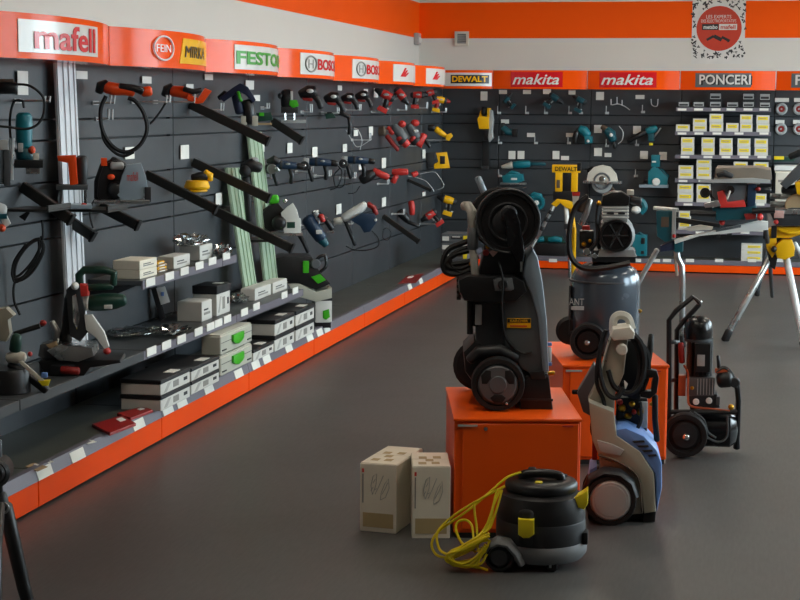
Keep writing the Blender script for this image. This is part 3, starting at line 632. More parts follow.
# ------------------------------------------------------------------ tools on the side wall
def LT(name, label, cat, x, y, parts, out=.05, rz=None, group='tools on the side wall'):
    return tool(name, label, cat, onX(x, y, PLX + out), parts, rz, group)
C, PO, DI, BX, WI, RI, BA, RO, MU = 'cap', 'poly', 'disc', 'box', 'wire', 'ring', 'ball', 'rod', 'multi'
LT('corded_drill', 'black corded tool with a looped cord at the frame edge, top row', 'drill', -4, 88, [('body', 'black', C, [(-8, 87, 7), (4, 87, 7), (15, 88, 6)]), ('top_cover', 'brown', BX, -6, 79, 14, 82, -.03, .03), ('cord', 'rubber', WI, [(14, 84), (30, 86), (43, 97), (44, 112), (38, 124), (26, 129), (8, 127), (-6, 126)], .006)])
LT('router', 'teal upright router on a dark base plate above the sloping arm', 'router', 14, 140, [
    ('motor', 'teal', C, [(24, 116, 8), (24, 126, 8.5), (24, 140, 8), (25, 150, 7)]), ('collar', 'teal_dark', C, [(24, 150, 8.5), (25, 157, 9)]), ('base_plate', 'black', BX, 12, 160, 43, 168, -.07, .07), ('foot', 'steel', BX, 26, 167, 40, 174, -.05, .05), ('switch', 'light_grey', BX, 18, 143, 23, 152, -.045, -.03), ('knob', 'orange_bit', BA, 32, 150, 3.5, 4, .018, -.03), ('label_sticker', 'pale', BX, 33, 153, 39, 160, -.04, -.03), ('cord', 'rubber', WI, [(24, 108), (22, 101), (14, 102), (10, 118), (11, 140), (16, 152)], .006)], .07)
LT('depth_guide', 'silver twin guide rods at the frame edge beside the teal router', 'guide', -2, 165, [('rod', 'steel', RO, [(3, 142), (2, 184)], .011), ('rod', 'steel', RO, [(12, 138), (11, 180)], .011), ('clamp', 'light_grey', BX, -3, 140, 8, 150, -.02, .02), ('side_plate', 'mid_grey', BX, 4, 150, 10, 186, -.02, .015)], .06)
LT('dowel_jointer', 'orange and black upright jointer on two silver posts', 'jointer', 54, 180, [
    ('handle', 'fein', PO, [(57, 156), (76, 155), (78, 184), (70, 186), (68, 163), (58, 161)], -.06, .0, .006), ('motor', 'dark', C, [(82, 158, 6), (82, 172, 6), (82, 184, 5)]), ('cross_bar', 'mid_grey', BX, 56, 185, 88, 190, -.06, .05), ('post', 'chrome', RO, [(61, 188, -.03), (60, 206, -.03)], .009), ('post', 'chrome', RO, [(85, 188, -.03), (85, 205, -.03)], .009), ('knob', 'red', BA, 54, 205, 3, 3, .016, -.03), ('knob', 'red', BA, 84, 205, 3, 2.5, .016, -.03), ('base_plate', 'skin_grey', BX, 52, 205, 92, 209, -.07, .07)], .05)
LT('plunge_saw', 'grey-blue plunge saw with a broad flat guard and black motor', 'circular saw', 92, 185, [
    ('housing', 'black', PO, [(97, 196), (99, 178), (104, 164), (116, 160), (126, 166), (122, 178), (119, 199), (100, 201)], -.03, .06, .008), ('cord', 'rubber', WI, [(96, 198), (91, 206), (90, 216), (93, 228)], .005), ('guard', 'skin_grey', PO, [(122, 176), (127, 165), (141, 163), (146, 176), (148, 190), (143, 199), (123, 201), (117, 195)], -.07, -.03, .006), ('motor', 'black', C, [(116, 190, 9, -.05), (116, 190, 8, .08)]), ('handle', 'black', C, [(98, 198, 4), (99, 182, 5), (104, 167, 5), (116, 162, 5), (124, 166, 4)]), ('auxiliary_grip', 'dark', C, [(112, 160, 4), (120, 166, 5), (124, 172, 4)]), ('button', 'fein', BX, 101, 158, 107, 166, -.04, .0), ('accent', 'fein', BA, 111, 177, 4, 3, .02, -.05), ('dust_port', 'light_grey', C, [(112, 166, 4, -.03), (122, 166, 4, -.03)]), ('base_plate', 'steel', BX, 94, 200, 150, 204, -.09, .09), ('clamp', 'dark', BX, 145, 187, 151, 202, -.08, -.03), ('logo', 'print_red', 'text', 'mafell', 127, 172, 138, 181, -.071, {})], .06)
LT('power_cable', 'black power cable coiled on the panels below the teal router', 'cable', 14, 255, [('coil', 'rubber', MU, [(WI, [(42, 220), (43, 235), (40, 248), (30, 268), (20, 280), (14, 281), (13, 268), (22, 250), (36, 239), (41, 244), (32, 262), (18, 276), (12, 272), (24, 248), (40, 238)], .006), (WI, [(41, 236), (44, 250), (34, 270), (22, 280), (15, 278), (17, 262), (28, 246), (40, 240), (42, 252), (28, 274), (16, 280)], .006), (WI, [(40, 242), (36, 260), (24, 276), (13, 278), (14, 262), (26, 244)], .006), (WI, [(39, 240), (38, 256), (26, 275), (15, 282), (14, 300), (20, 315)], .006)]), ('plug', 'rubber', PO, [(19, 217), (28, 211), (30, 213), (25, 221)], -.02, .02)], .03)
LT('trim_router', 'pale and teal tool cut by the frame edge, below the black arm', 'router', -8, 222, [('body', 'light_grey', C, [(-6, 210, 9), (3, 212, 8)]), ('band', 'teal_dark', BX, -8, 214, 7, 219, -.05, .05), ('nose', 'white', PO, [(0, 218), (7, 216), (11, 224), (5, 228)], -.04, .03), ('knob', 'orange_bit', BA, 2, 228, 4, 4, .03, -.03)], .06)
LT('multi_tool', 'orange multi-tool with black head and a looped cord, nearer of the two', 'multi-tool', 96, 90, [
    ('body', 'fein', C, [(106, 87, 6), (114, 89, 6.5), (126, 90, 5.5), (133, 92, 5)]), ('grip', 'fein', C, [(143, 92, 5), (150, 91, 5)]), ('switch', 'black', C, [(120, 86, 3, -.02), (134, 88, 3.5, -.02), (142, 91, 4, -.02)]), ('head', 'black', C, [(99, 92, 4), (101, 86, 5.5), (107, 83, 4)]), ('cord', 'rubber', WI, [(106, 96), (101, 108), (101, 124), (106, 138), (116, 149), (128, 152), (140, 145), (147, 130), (144, 114), (136, 102), (128, 98)], .011), ('cord_tail', 'rubber', WI, [(101, 122), (104, 140), (114, 152), (124, 156), (134, 152)], .008)], .05)
LT('multi_tool', 'orange multi-tool with black head, held under a slanted yellow sign plate', 'multi-tool', 160, 94, [
    ('body', 'fein', C, [(172, 91, 5.5), (182, 92, 6), (190, 95, 5)]), ('grip', 'fein', PO, [(188, 94), (198, 98), (205, 88), (212, 91), (203, 103), (196, 104), (187, 100)], -.04, .02, .008), ('switch', 'black', C, [(184, 89, 2.5, -.03), (194, 92, 3, -.03), (201, 90, 2.5, -.03)]), ('head', 'black', C, [(165, 95, 4), (167, 89, 4.5), (172, 86, 3.5)]), ('cord', 'rubber', WI, [(168, 99), (160, 112), (152, 122), (146, 126)], .006)], .05)
LT('cordless_drill', 'black and green cordless drill standing over the sloping arm', 'drill', 219, 100, [
    ('body', 'navy', PO, [(219, 98), (232, 88), (240, 83), (248, 87), (256, 100), (253, 103), (246, 95), (240, 92), (233, 96), (224, 102)], -.045, .03, .008), ('chuck', 'black', C, [(219, 98, 2.5), (226, 94, 4)]), ('handle', 'navy', C, [(236, 94, 5), (238, 104, 5), (240, 112, 5)]), ('second_grip', 'black', C, [(248, 102, 6), (249, 112, 6), (249, 122, 6)]), ('accent', 'green', C, [(238, 92, 1.6, -.05), (241, 101, 1.6, -.05)]), ('foot', 'systainer', BX, 241, 116, 247, 125, -.03, .03), ('collar', 'systainer', BX, 252, 116, 258, 126, -.03, .02)], .05)
LT('battery_charger', 'small black and green charger beside the standing drill', 'charger', 256, 116, [('housing', 'bosch_green', PO, [(256, 113), (271, 112), (273, 120), (258, 122)], -.05, .04, .008), ('accent', 'green', BX, 259, 112.5, 264, 116, -.053, -.045), ('tray', 'wood_tan', BX, 252, 123, 272, 125, -.05, .05)], .05)
LT('router', 'black upright router with green latch and silver posts', 'router', 280, 105, [('motor', 'black', C, [(287, 92, 6), (287, 99, 6.5), (287, 106, 6)]), ('band', 'white', BX, 290.5, 91, 293, 100, -.045, -.03), ('latch', 'green', PO, [(290, 100), (297, 100), (299, 106), (293, 108), (289, 105)], -.05, .02), ('bellow', 'dark', BX, 281, 107, 298, 113, -.04, .04), ('post', 'chrome', RO, [(285, 112, -.02), (285, 121, -.02)], .008), ('post', 'chrome', RO, [(294, 112, -.02), (294, 121, -.02)], .008), ('knob', 'dark', BA, 280, 96, 2.5, 3, .02, -.02), ('base_plate', 'light_grey', BX, 281, 120, 306, 123, -.06, .06)], .05)
def sander(label, x, y, s=1.0):
    q = lambda a, c, *r: (x + a * s, y + c * s) + tuple(v * s for v in r)
    LT('orbital_sander', label, 'sander', x - 10 * s, y, [('body', 'black', C, [q(-7, 3, 5), q(0, 0, 6.5), q(6, 0, 6)]), ('badge', 'white', BA, x + 2 * s, y - .5 * s, 3.6 * s, 2.1 * s, .012, -.062), ('handle', 'dark', C, [q(6, 4, 3), q(11, 10, 3.2), q(13, 16, 3.2)]), ('pad', 'red_dark', PO, [q(-6, 6), q(5, 7), q(4, 10), q(-5, 9)], -.05, .04)], .05)
sander('black sander with a white oval badge, beside the upright router', 308, 91.5, 1.0); sander('black sander with a white oval badge, second after the router', 332, 97, .85); sander('black sander with a white oval badge, third after the router', 348, 97, .72); sander('black sander with a white oval badge, last before the red tools', 362, 95, .72)
LT('battery_pack', 'dark green battery hanging below the row of black sanders', 'battery', 326, 117, [('case', 'bosch_green', PO, [(325, 114), (333, 113), (336, 118), (326, 119)], -.05, .03, .006), ('terminal', 'dark', BX, 327, 112, 332, 114, -.03, .02)], .05)
LT('jab_saw', 'black hand tool hanging slanted under the sanders', 'saw', 338, 114, [('blade_cover', 'black', C, [(338, 112, 2.2), (349, 117, 2.2)]), ('handle', 'black', C, [(349, 118, 2), (350, 126, 2), (349, 134, 1.8)])], .05)
def drill(label, x, y, mat, s=1.0, flip=1, group='tools on the side wall', where='L', acc='black', tilt=0.0, grey=None):
    ct, st = math.cos(tilt), math.sin(tilt)
    def q(a, c, *r): a *= flip; return (x + (a * ct - c * st) * s, y + (a * st + c * ct) * s) + tuple(v * s for v in r)
    parts = [('body', mat, C, [q(-6, 0, 4), q(0, 0, 4.6), q(7, 0, 3.8)]), ('chuck', acc, C, [q(8, 0, 3.2), q(12, 0, 2)]), ('handle', acc, C, [q(-3, 3, 2.8), q(-4, 8, 2.7), q(-5, 13, 2.8)]), ('battery', mat if grey is None else grey, PO, [q(-9, 12), q(1, 12), q(1.5, 17), q(-9, 17)], -.04, .035, .005), ('accent', grey or 'light_grey', BA, *q(0, -.5), 3 * s, 1.4 * s, .01, -4.4 * s * .0075), ('collar', 'ink', C, [q(5, 0, 4.4), q(6.6, 0, 4.2)]), ('motor_cap', 'ink', C, [q(-8, 0, 3.6), q(-6.4, 0, 4.2)]), ('trigger', 'light_grey', C, [q(0, 4, 1.1), q(-.6, 8, 1.0)]), ('belt_clip', 'wire', C, [q(-9, 11, .7), q(-1, 11.4, .7)])]
    if where == 'L': return LT('cordless_drill', label, 'drill', x - 9 * s, y, parts, .05, group=group)
    p = onY(x, y, PBY - .12); return tool('cordless_drill', label, 'drill', p, parts, 0, group)
drill('red cordless driver at the near end of the top red row', 386, 95, 'red', 1.0, -1, tilt=.5); drill('red cordless driver second along the top red row', 401, 95, 'red', .95, 1, tilt=.9); drill('red cordless driver third along the top red row', 418, 95, 'red', .8, 1); drill('red cordless driver last in the top red row', 430, 93, 'red', .7, -1, tilt=-.3)
drill('yellow and black cordless driver at the panel corner, topmost of its column', 441, 100, 'yellow', .75, 1, tilt=.2, acc='red_dark')
LT('grinder', 'red and grey grinder in the second row, nearer of two', 'angle grinder', 385, 134, [('body', 'grey', C, [(394, 126, 4), (399, 132, 5), (404, 139, 5)]), ('motor', 'red', C, [(400, 137, 5), (407, 145, 4)]), ('cap', 'red', BA, 402, 124, 4, 3.5, .03, 0), ('vent_band', 'ink', C, [(402, 139.6, 5.2), (403.4, 141.4, 5.2)]), ('grip', 'red', C, [(388, 128, 2.6), (393, 133, 3)]), ('neck', 'steel', C, [(384, 131, 2.2), (390, 130, 2.2)]), ('head', 'brown', C, [(378, 132, 4), (384, 131, 5)]), ('handle', 'red_dark', C, [(387, 136, 2.5), (393, 144, 2.5), (398, 150, 2)])], .05)
LT('grinder', 'red and grey grinder in the second row, farther of two', 'angle grinder', 406, 134, [('body', 'grey', C, [(409, 126, 4), (413, 132, 5), (417, 137, 5)]), ('motor', 'red', C, [(413, 138, 5.5), (420, 144, 4.5), (424, 135, 3.5)]), ('cap', 'red', BA, 415, 123, 4.5, 3.5, .03, 0), ('badge', 'white', BA, 416, 131, 2.6, 1.5, .01, -.05), ('vent_band', 'ink', C, [(415, 139.6, 5.7), (416.6, 141.2, 5.7)]), ('handle', 'black', C, [(424, 138, 2), (430, 147, 1.8)])], .05)
LT('reciprocating_saw', 'yellow and black saw pointing down in the second row', 'saw', 428, 132, [('body', 'yellow', C, [(436, 129, 3.2), (441, 133, 3), (446, 136, 2)]), ('head', 'black', C, [(429, 128, 3.2), (434, 128, 3.4)]), ('grip', 'yellow', PO, [(446, 135), (451, 133), (453, 136), (449, 141), (446, 140)], -.03, .02)], .05)
LT('battery_radio', 'yellow and black squared tool below the pointing saw', 'sander', 432, 161, [('body', 'yellow', PO, [(436, 153), (447, 152), (449, 163), (450, 168), (434, 169), (434, 164), (438, 162)], -.05, .04, .008), ('core', 'black', BX, 440, 156, 445, 164, -.055, -.04), ('side_case', 'dark', PO, [(426, 153), (435, 152), (434, 167), (428, 168)], -.04, .03)], .05)
def grinder(label, x, y, s, mat, acc='black', head='light_grey', cord=None):
    q = lambda a, c, *r: (x + a * s, y + c * s) + tuple(v * s for v in r)
    pr = [('body', mat, C, [q(-10, 0, 4), q(0, 0, 4.3), q(12, 1, 3.6)]), ('gear_head', head, C, [q(-16, -1, 3.6), q(-11, 0, 4)]), ('guard', 'dark', DI, x - 15 * s, y + 4 * s, 5 * s, -.03, .02), ('handle', acc, C, [q(-12, 3, 2), q(-9, 12, 2.2), q(-7, 20, 2)]), ('grip', acc, C, [q(13, 1, 3.4), q(19, 2, 3)]), ('band', 'ink', C, [q(-4, 0, 4.5), q(-2, 0, 4.5)]), ('switch', 'light_grey', BA, x + 4 * s, y - 1 * s, 2.4 * s, 1.2 * s, .01, -4 * s * .0072), ('side_handle', acc, C, [q(6, 4, 2.2), q(8, 11, 2.4), q(7, 18, 2.2)]), ('spindle', 'chrome', BA, x - 15 * s, y + 4 * s, 1.8 * s, 1.8 * s, .012, -.035)]
    if cord: pr.append(('cord', 'rubber', WI, cord, .005))
    LT('angle_grinder', label, 'angle grinder', x - 20 * s, y, pr, .06)
grinder('blue angle grinder in the third row, beside the black round tool', 284, 165, 1.0, 'blue'); grinder('blue angle grinder in the third row, middle of three', 319, 162, .95, 'blue', cord=[(336, 164), (342, 172), (338, 186), (330, 190)]); grinder('blue angle grinder in the third row, last before the red one', 357, 160, .9, 'blue', cord=[(345, 170), (344, 185), (336, 187), (334, 176), (340, 168)])
LT('angle_grinder', 'red long-bodied grinder in the third row, nearer of two', 'angle grinder', 356, 175, [('body', 'red', C, [(374, 171, 3.5), (382, 175, 3.6), (388, 177, 3)]), ('head', 'black', C, [(362, 180, 5), (368, 176, 6), (374, 173, 4)]), ('cord', 'rubber', WI, [(330, 184), (340, 192), (354, 193), (360, 186)], .004)], .06)
LT('angle_grinder', 'red long-bodied grinder in the third row, farther of two', 'angle grinder', 390, 175, [('body', 'red', C, [(393, 172, 3), (400, 172, 3.6), (407, 172, 3)]), ('handle', 'red', C, [(396, 176, 3), (393, 182, 3)]), ('tail', 'black', C, [(385, 178, 2.4), (392, 177, 2.6)]), ('nose', 'red', C, [(413, 175, 3), (417, 173, 2.5)])], .06)
LT('vacuum_nozzle', 'black round-bodied tool between the pale green rails', 'tool', 234, 170, [('body', 'black', C, [(244, 172, 5), (245, 168, 6.5), (252, 165, 7), (260, 168, 5)]), ('cap', 'rubber', BA, 245, 171, 6, 6, .045, -.03), ('post', 'rubber', C, [(246, 178, 4), (247, 190, 4), (248, 206, 3.6), (249, 220, 3)]), ('shell', 'light_grey', BA, 254, 160, 5, 3, .03, .01)], .06)
LT('angle_grinder', 'black and silver grinder head beside the blue grinder', 'angle grinder', 262, 165, [('head', 'black', C, [(268, 162, 3), (274, 160, 5), (278, 162, 4)]), ('disc', 'steel', DI, 272, 169, 5, -.04, -.03), ('spindle', 'steel', C, [(276, 168, 2, -.05), (279, 171, 1.6, -.05)])], .05)
LT('orbital_sander', 'yellow and black palm sander with round pad above the arm', 'sander', 183, 182, [('body', 'black', C, [(193, 178, 4.5), (199, 177, 5), (206, 176, 4.5)]), ('grip', 'yellow', C, [(205, 173, 4), (210, 176, 4), (210, 180, 3)]), ('skirt', 'yellow', 'vcyl', 197, 0, [(189, 12), (187, 13), (181, 11), (180, 9)]), ('pad', 'yellow', 'vcyl', 195, 0, [(192, 11), (191, 12.5), (190, 12.5), (189.4, 11)])], .08)
LT('plunge_saw', 'white plunge saw with green and black handle at the rail end', 'circular saw', 258, 215, [
    ('housing', 'black', PO, [(262, 226), (262, 214), (268, 206), (278, 203), (284, 210), (285, 230), (270, 232)], -.03, .05, .008), ('guard', 'white', PO, [(281, 213), (287, 207), (293, 203), (297, 210), (299, 218), (301, 219), (301, 233), (284, 235), (283, 222)], -.07, -.03, .006), ('motor', 'black', C, [(279, 223, 7.5, -.07), (279, 223, 7, .06)]), ('grip', 'black', C, [(262, 222, 4), (264, 214, 4.5), (269, 210, 4)]), ('auxiliary_grip', 'black', C, [(272, 208, 4), (274, 202, 4), (277, 199, 4)]), ('cap', 'green', C, [(270, 200, 4.5, -.02), (277, 199, 4.5, -.02)]), ('display', 'bosch_green', BX, 287, 222, 295, 228, -.072, -.068), ('button', 'green', BA, 281, 227, 1.6, 1.6, .01, -.08), ('knob', 'chrome', BA, 285, 201, 2.4, 2.4, .02, -.02), ('base_plate', 'steel', BX, 262, 233, 303, 236, -.09, .09)], .07)
LT('jigsaw', 'dark blue jigsaw hanging tilted beside the white plunge saw', 'jigsaw', 302, 228, [('body', 'blue', C, [(308, 219, 7), (314, 228, 7), (321, 238, 6.5)]), ('handle', 'black', C, [(318, 214, 3), (326, 220, 3), (332, 229, 3)]), ('badge', 'white', BX, 316, 230, 322, 234, -.055, -.045), ('switch', 'red', C, [(321, 215, 2.6, -.03), (323, 221, 2.6, -.03)]), ('collar', 'light_grey', BA, 316, 214, 3, 3, .02, -.02), ('nose', 'teal_dark', C, [(322, 240, 5), (326, 245, 3.5)]), ('spike', 'black', C, [(299, 234, 2.4), (304, 243, 2.2), (308, 252, 2)]), ('blade', 'steel', BX, 327, 231, 334, 233, -.01, .0)], .07)
LT('rotary_hammer', 'blue and white rotary hammer with a hanging black cable', 'hammer drill', 336, 220, [('body', 'white', C, [(344, 218, 4.5), (353, 213, 5), (362, 207, 4.5), (365, 204, 3.5)]), ('motor', 'blue', PO, [(350, 220), (362, 213), (375, 214), (377, 222), (370, 232), (364, 233), (360, 226)], -.06, .05, .01), ('handle', 'red_dark', C, [(368, 204, 2.8), (374, 208, 2.8), (376, 214, 2.6)]), ('chuck', 'pale', C, [(335, 221, 3), (341, 220, 3.4)]), ('side_handle', 'black', C, [(343, 216, 1.8), (349, 230, 2), (355, 245, 1.8)]), ('light', 'white', BA, 375.5, 220, 1.6, 1.6, .02, -.05), ('cord', 'rubber', WI, [(372, 231), (378, 238), (378, 246), (368, 250), (354, 250), (346, 246)], .005), ('cord_loop', 'rubber', WI, [(383, 230), (387, 228), (391, 233), (388, 240), (383, 238), (383, 231)], .003)], .07)
LT('impact_driver', 'red driver standing upright above the far sloping arm', 'driver', 404, 207, [('body', 'red', C, [(411, 202, 3), (412, 208, 3.2), (412, 214, 2.8)]), ('base', 'black', C, [(400, 212, 4), (404, 216, 4.5), (408, 221, 3)]), ('tail', 'black', C, [(408, 222, 2), (418, 226, 1.6)])], .06)
drill('yellow cordless drill hanging lowest beside the panel corner', 448, 200, 'yellow', .9, -1, tilt=.3); drill('red cordless drill hanging below the yellow one near the corner', 430, 215, 'red', .85, -1, tilt=-.6)
LT('wire_hanger', 'pair of bare wire loops beside the red grinders', 'hanger', 346, 130, [('loop', 'wire', WI, [(346, 130), (352, 140), (358, 147), (372, 139)], .003), ('loop', 'wire', WI, [(360, 150), (362, 140), (358, 130), (354, 128)], .003)], .02)
LT('wire_hanger', 'pair of long bare wire loops above the yellow drill', 'hanger', 408, 176, [('loop', 'wire', WI, [(408, 176), (424, 180), (432, 188), (434, 192)], .003), ('loop', 'wire', WI, [(420, 174), (434, 172), (440, 178), (444, 186), (438, 190)], .003)], .02)

# ------------------------------------------------------------------ saws on the middle shelf
p = onZ(72, 372, ZM)
tool('mitre_saw', 'green mitre saw with silver guard and round table on the middle shelf', 'mitre saw', p, [
    ('turntable', 'dark', 'vcyl', 66, 0, [(372.5, 22), (371, 26), (362, 26), (360, 24)]), ('table', 'steel', PO, [(47, 351), (60, 345), (92, 348), (94, 356), (78, 362), (58, 360)], -.12, .10, .004), ('fence', 'grey', PO, [(40, 345), (56, 340), (62, 352), (48, 362), (38, 356)], -.02, .06, .004), ('ramp', 'wood_tan', PO, [(46, 345), (56, 341), (60, 350), (52, 352)], -.05, -.03), ('column', 'black', C, [(66, 340, 6), (68, 320, 6), (70, 300, 6), (73, 290, 5)]), ('arm', 'steel', C, [(57, 342, 4), (56, 330, 4), (52, 322, 3)]), ('glint_plate', 'chrome', PO, [(72, 296), (76, 294), (80, 318), (77, 330), (73, 322)], -.056, -.05, .002), ('blade_guard', 'charcoal', PO, [(66, 290), (74, 282), (80, 286), (84, 310), (88, 332), (80, 342), (70, 336)], -.05, -.02, .004), ('blade_cover', 'white', PO, [(84, 315), (92, 315), (104, 332), (109, 347), (105, 350), (96, 338), (86, 330)], -.06, -.03, .003),  # the thin chrome piece is added as a glint on the dark arm
    ('hub', 'white', BA, 75, 286, 4, 4, .03, -.05), ('handle', 'bosch_green', MU, [(C, [(80, 290, 4), (79, 275, 4), (84, 270, 4), (104, 270, 4), (114, 273, 4), (113, 284, 4)]), (C, [(82, 288, 3.5), (100, 287, 3.5), (112, 286, 3.5)])]), ('motor', 'bosch_green', C, [(90, 303, 8), (104, 302, 9), (116, 301, 8), (124, 300, 6)]), ('motor_collar', 'white', C, [(82, 302, 7), (88, 303, 8)]), ('trigger', 'red', PO, [(80, 284), (87, 286), (88, 296), (80, 297)], -.05, .02), ('knob', 'red', BA, 107, 351, 4, 3.5, .025, -.05), ('knob', 'red', BA, 43, 323, 3.5, 3, .02, .0), ('lock_lever', 'red_dark', C, [(62, 370, 4, -.12), (78, 371, 4, -.12)]), ('slide_bar', 'dark', RO, [(20, 332, .05), (44, 324, .05)], .01), ('badge', 'white', BX, 104, 305, 112, 309, -.07, -.06), ('base', 'black', PO, [(38, 362), (96, 360), (120, 360), (121, 363), (90, 368), (84, 376), (46, 377)], -.10, .12, .006)], rz=.28)
p = onZ(20, 392, ZM)
tool('mitre_saw', 'dark mitre saw cut by the frame edge, with a yellow-tipped lever', 'mitre saw', p, [
    ('turntable', 'black', 'vcyl', 8, 0, [(392.5, 20), (391, 23), (372, 22), (368, 20)]), ('lever', 'black', C, [(10, 364, 4), (28, 376, 4.5), (46, 390, 4.5)]), ('lever_strip', 'pale', PO, [(18, 362), (22, 361), (44, 380), (41, 383)], -.04, -.03), ('lever_tip', 'yellow_pale', PO, [(38, 381), (50, 380), (48, 386), (42, 386)], -.045, -.02), ('button', 'blue_bright', BX, 41, 373, 47, 378, -.04, -.02), ('column', 'bosch_green', C, [(15, 350, 6), (16, 342, 6), (17, 336, 5)]), ('shell', 'pale', C, [(8, 358, 5), (16, 357, 7), (24, 357, 5)]), ('guard', 'beige', PO, [(-8, 310), (6, 308), (14, 316), (8, 320), (10, 334), (6, 342), (-8, 340)], -.05, .02, .006), ('knob', 'red', BA, 30, 354, 2.5, 2.5, .015, -.02), ('slide_bar', 'rubber', RO, [(14, 334, .05), (40, 326, .05)], .01)], rz=.28)

# ------------------------------------------------------------------ dust extractor on the base shelf
p = onZ(318, 327, ZB)
tool('dust_extractor', 'black and pale dust extractor with green latches beside the white boxes', 'dust extractor', p, [
    ('tub', 'white', BX, 315, 299, 332, 323, 0, .28, .012), ('tub_side', 'systainer', PO, [(288, 284), (300, 284), (316, 292), (332, 288), (332, 298), (316, 302), (296, 296)], -.01, .30, .006), ('seam', 'dark', BX, 314, 298, 332.5, 301, -.004, .28), ('base', 'black', BX, 315, 322, 331, 328, .01, .27), ('head', 'black', PO, [(276, 258), (284, 256), (312, 257), (320, 272), (331, 284), (316, 290), (300, 284), (278, 280)], .0, .28, .012), ('latch', 'green', BX, 303, 261, 309, 273, -.01, .02), ('outlet', 'grey', DI, 316, 264, 5, -.02, .03), ('lid_label', 'green', PO, [(311, 277), (320, 274), (326, 280), (318, 284)], -.008, .0), ('hose_bracket', 'black', WI, [(312, 268), (318, 258), (325, 256), (326, 266), (320, 272)], .012), ('emblem', 'green', PO, [(323, 311), (329, 309), (330, 317), (326, 320), (323, 318)], -.004, .002)], rz=.35)

# ------------------------------------------------------------------ storage boxes in the corner
p0 = onZ(441, 268, ZB)
for i in range(4):
    t = thing('storage_box', 'dark grey parts box with pale labels in the corner stack, %s from below' % ORD[i], 'box', (p0.x, p0.y, ZB + .001 + i * .078), .0, 'grey parts boxes in the corner')
    B().box(0, 0, 0, .24, .3, .075, .004).done('body', 'grey', t, False); B().box(.01, -.004, .012, .07, 0, .05).done('label_card', 'paper', t, False); B().box(.09, -.006, .03, .19, 0, .05).done('handle', 'dark', t, False); B().box(.1, -.008, .045, .17, -.006, .052).done('label_strip', 'paper', t, False); B().box(.20, -.004, .01, .235, 0, .06).done('yellow_card', 'yellow_pale' if i % 2 else 'paper', t, False)

# ================================================================== FLOOR: cabinets and machines
def cabinet(label, x, y, rz, w_=.476, d_=.75, h_=.455):
    t = thing('plinth_cabinet', label, 'cabinet', (x, y, 0), rz, 'orange metal cabinets')
    B().box(0, .006, .02, w_, d_, h_ - .012, .004).done('body', 'cab_orange', t, False); B().box(-.004, -.004, h_ - .012, w_ + .004, d_ + .002, h_, .004, 2).done('top', 'cab_orange', t, False)
    B().box(.03, -.002, .035, w_ - .008, .008, h_ - .018, .003).done('door', 'cab_orange', t, False); B().box(.01, .01, 0, w_ - .01, d_ - .01, .02).done('plinth', 'dark', t, False)
    dr = t.children[2] if t.children else None
    return t
ca = cabinet('orange metal cabinet under the black pressure washer with hose reel', -1.069, 5.99, math.radians(13), .47, .70); cb = cabinet('orange metal cabinet under the grey upright air compressor', -.826, 7.385, math.radians(14))
for t in (ca, cb):
    B().box(.012, -.006, .425, .085, -.002, .433).done('maker_plate', 'light_grey', t, False); b = B(); b.lathe([(.007, -.012), (.009, -.006), (.009, -.002)], (.115, 0, .418), 'y', 16); b.done('lock', 'chrome', t); B().box(.40, -.005, .425, .44, -.002, .431).done('hinge_mark', 'print_red', t, False)

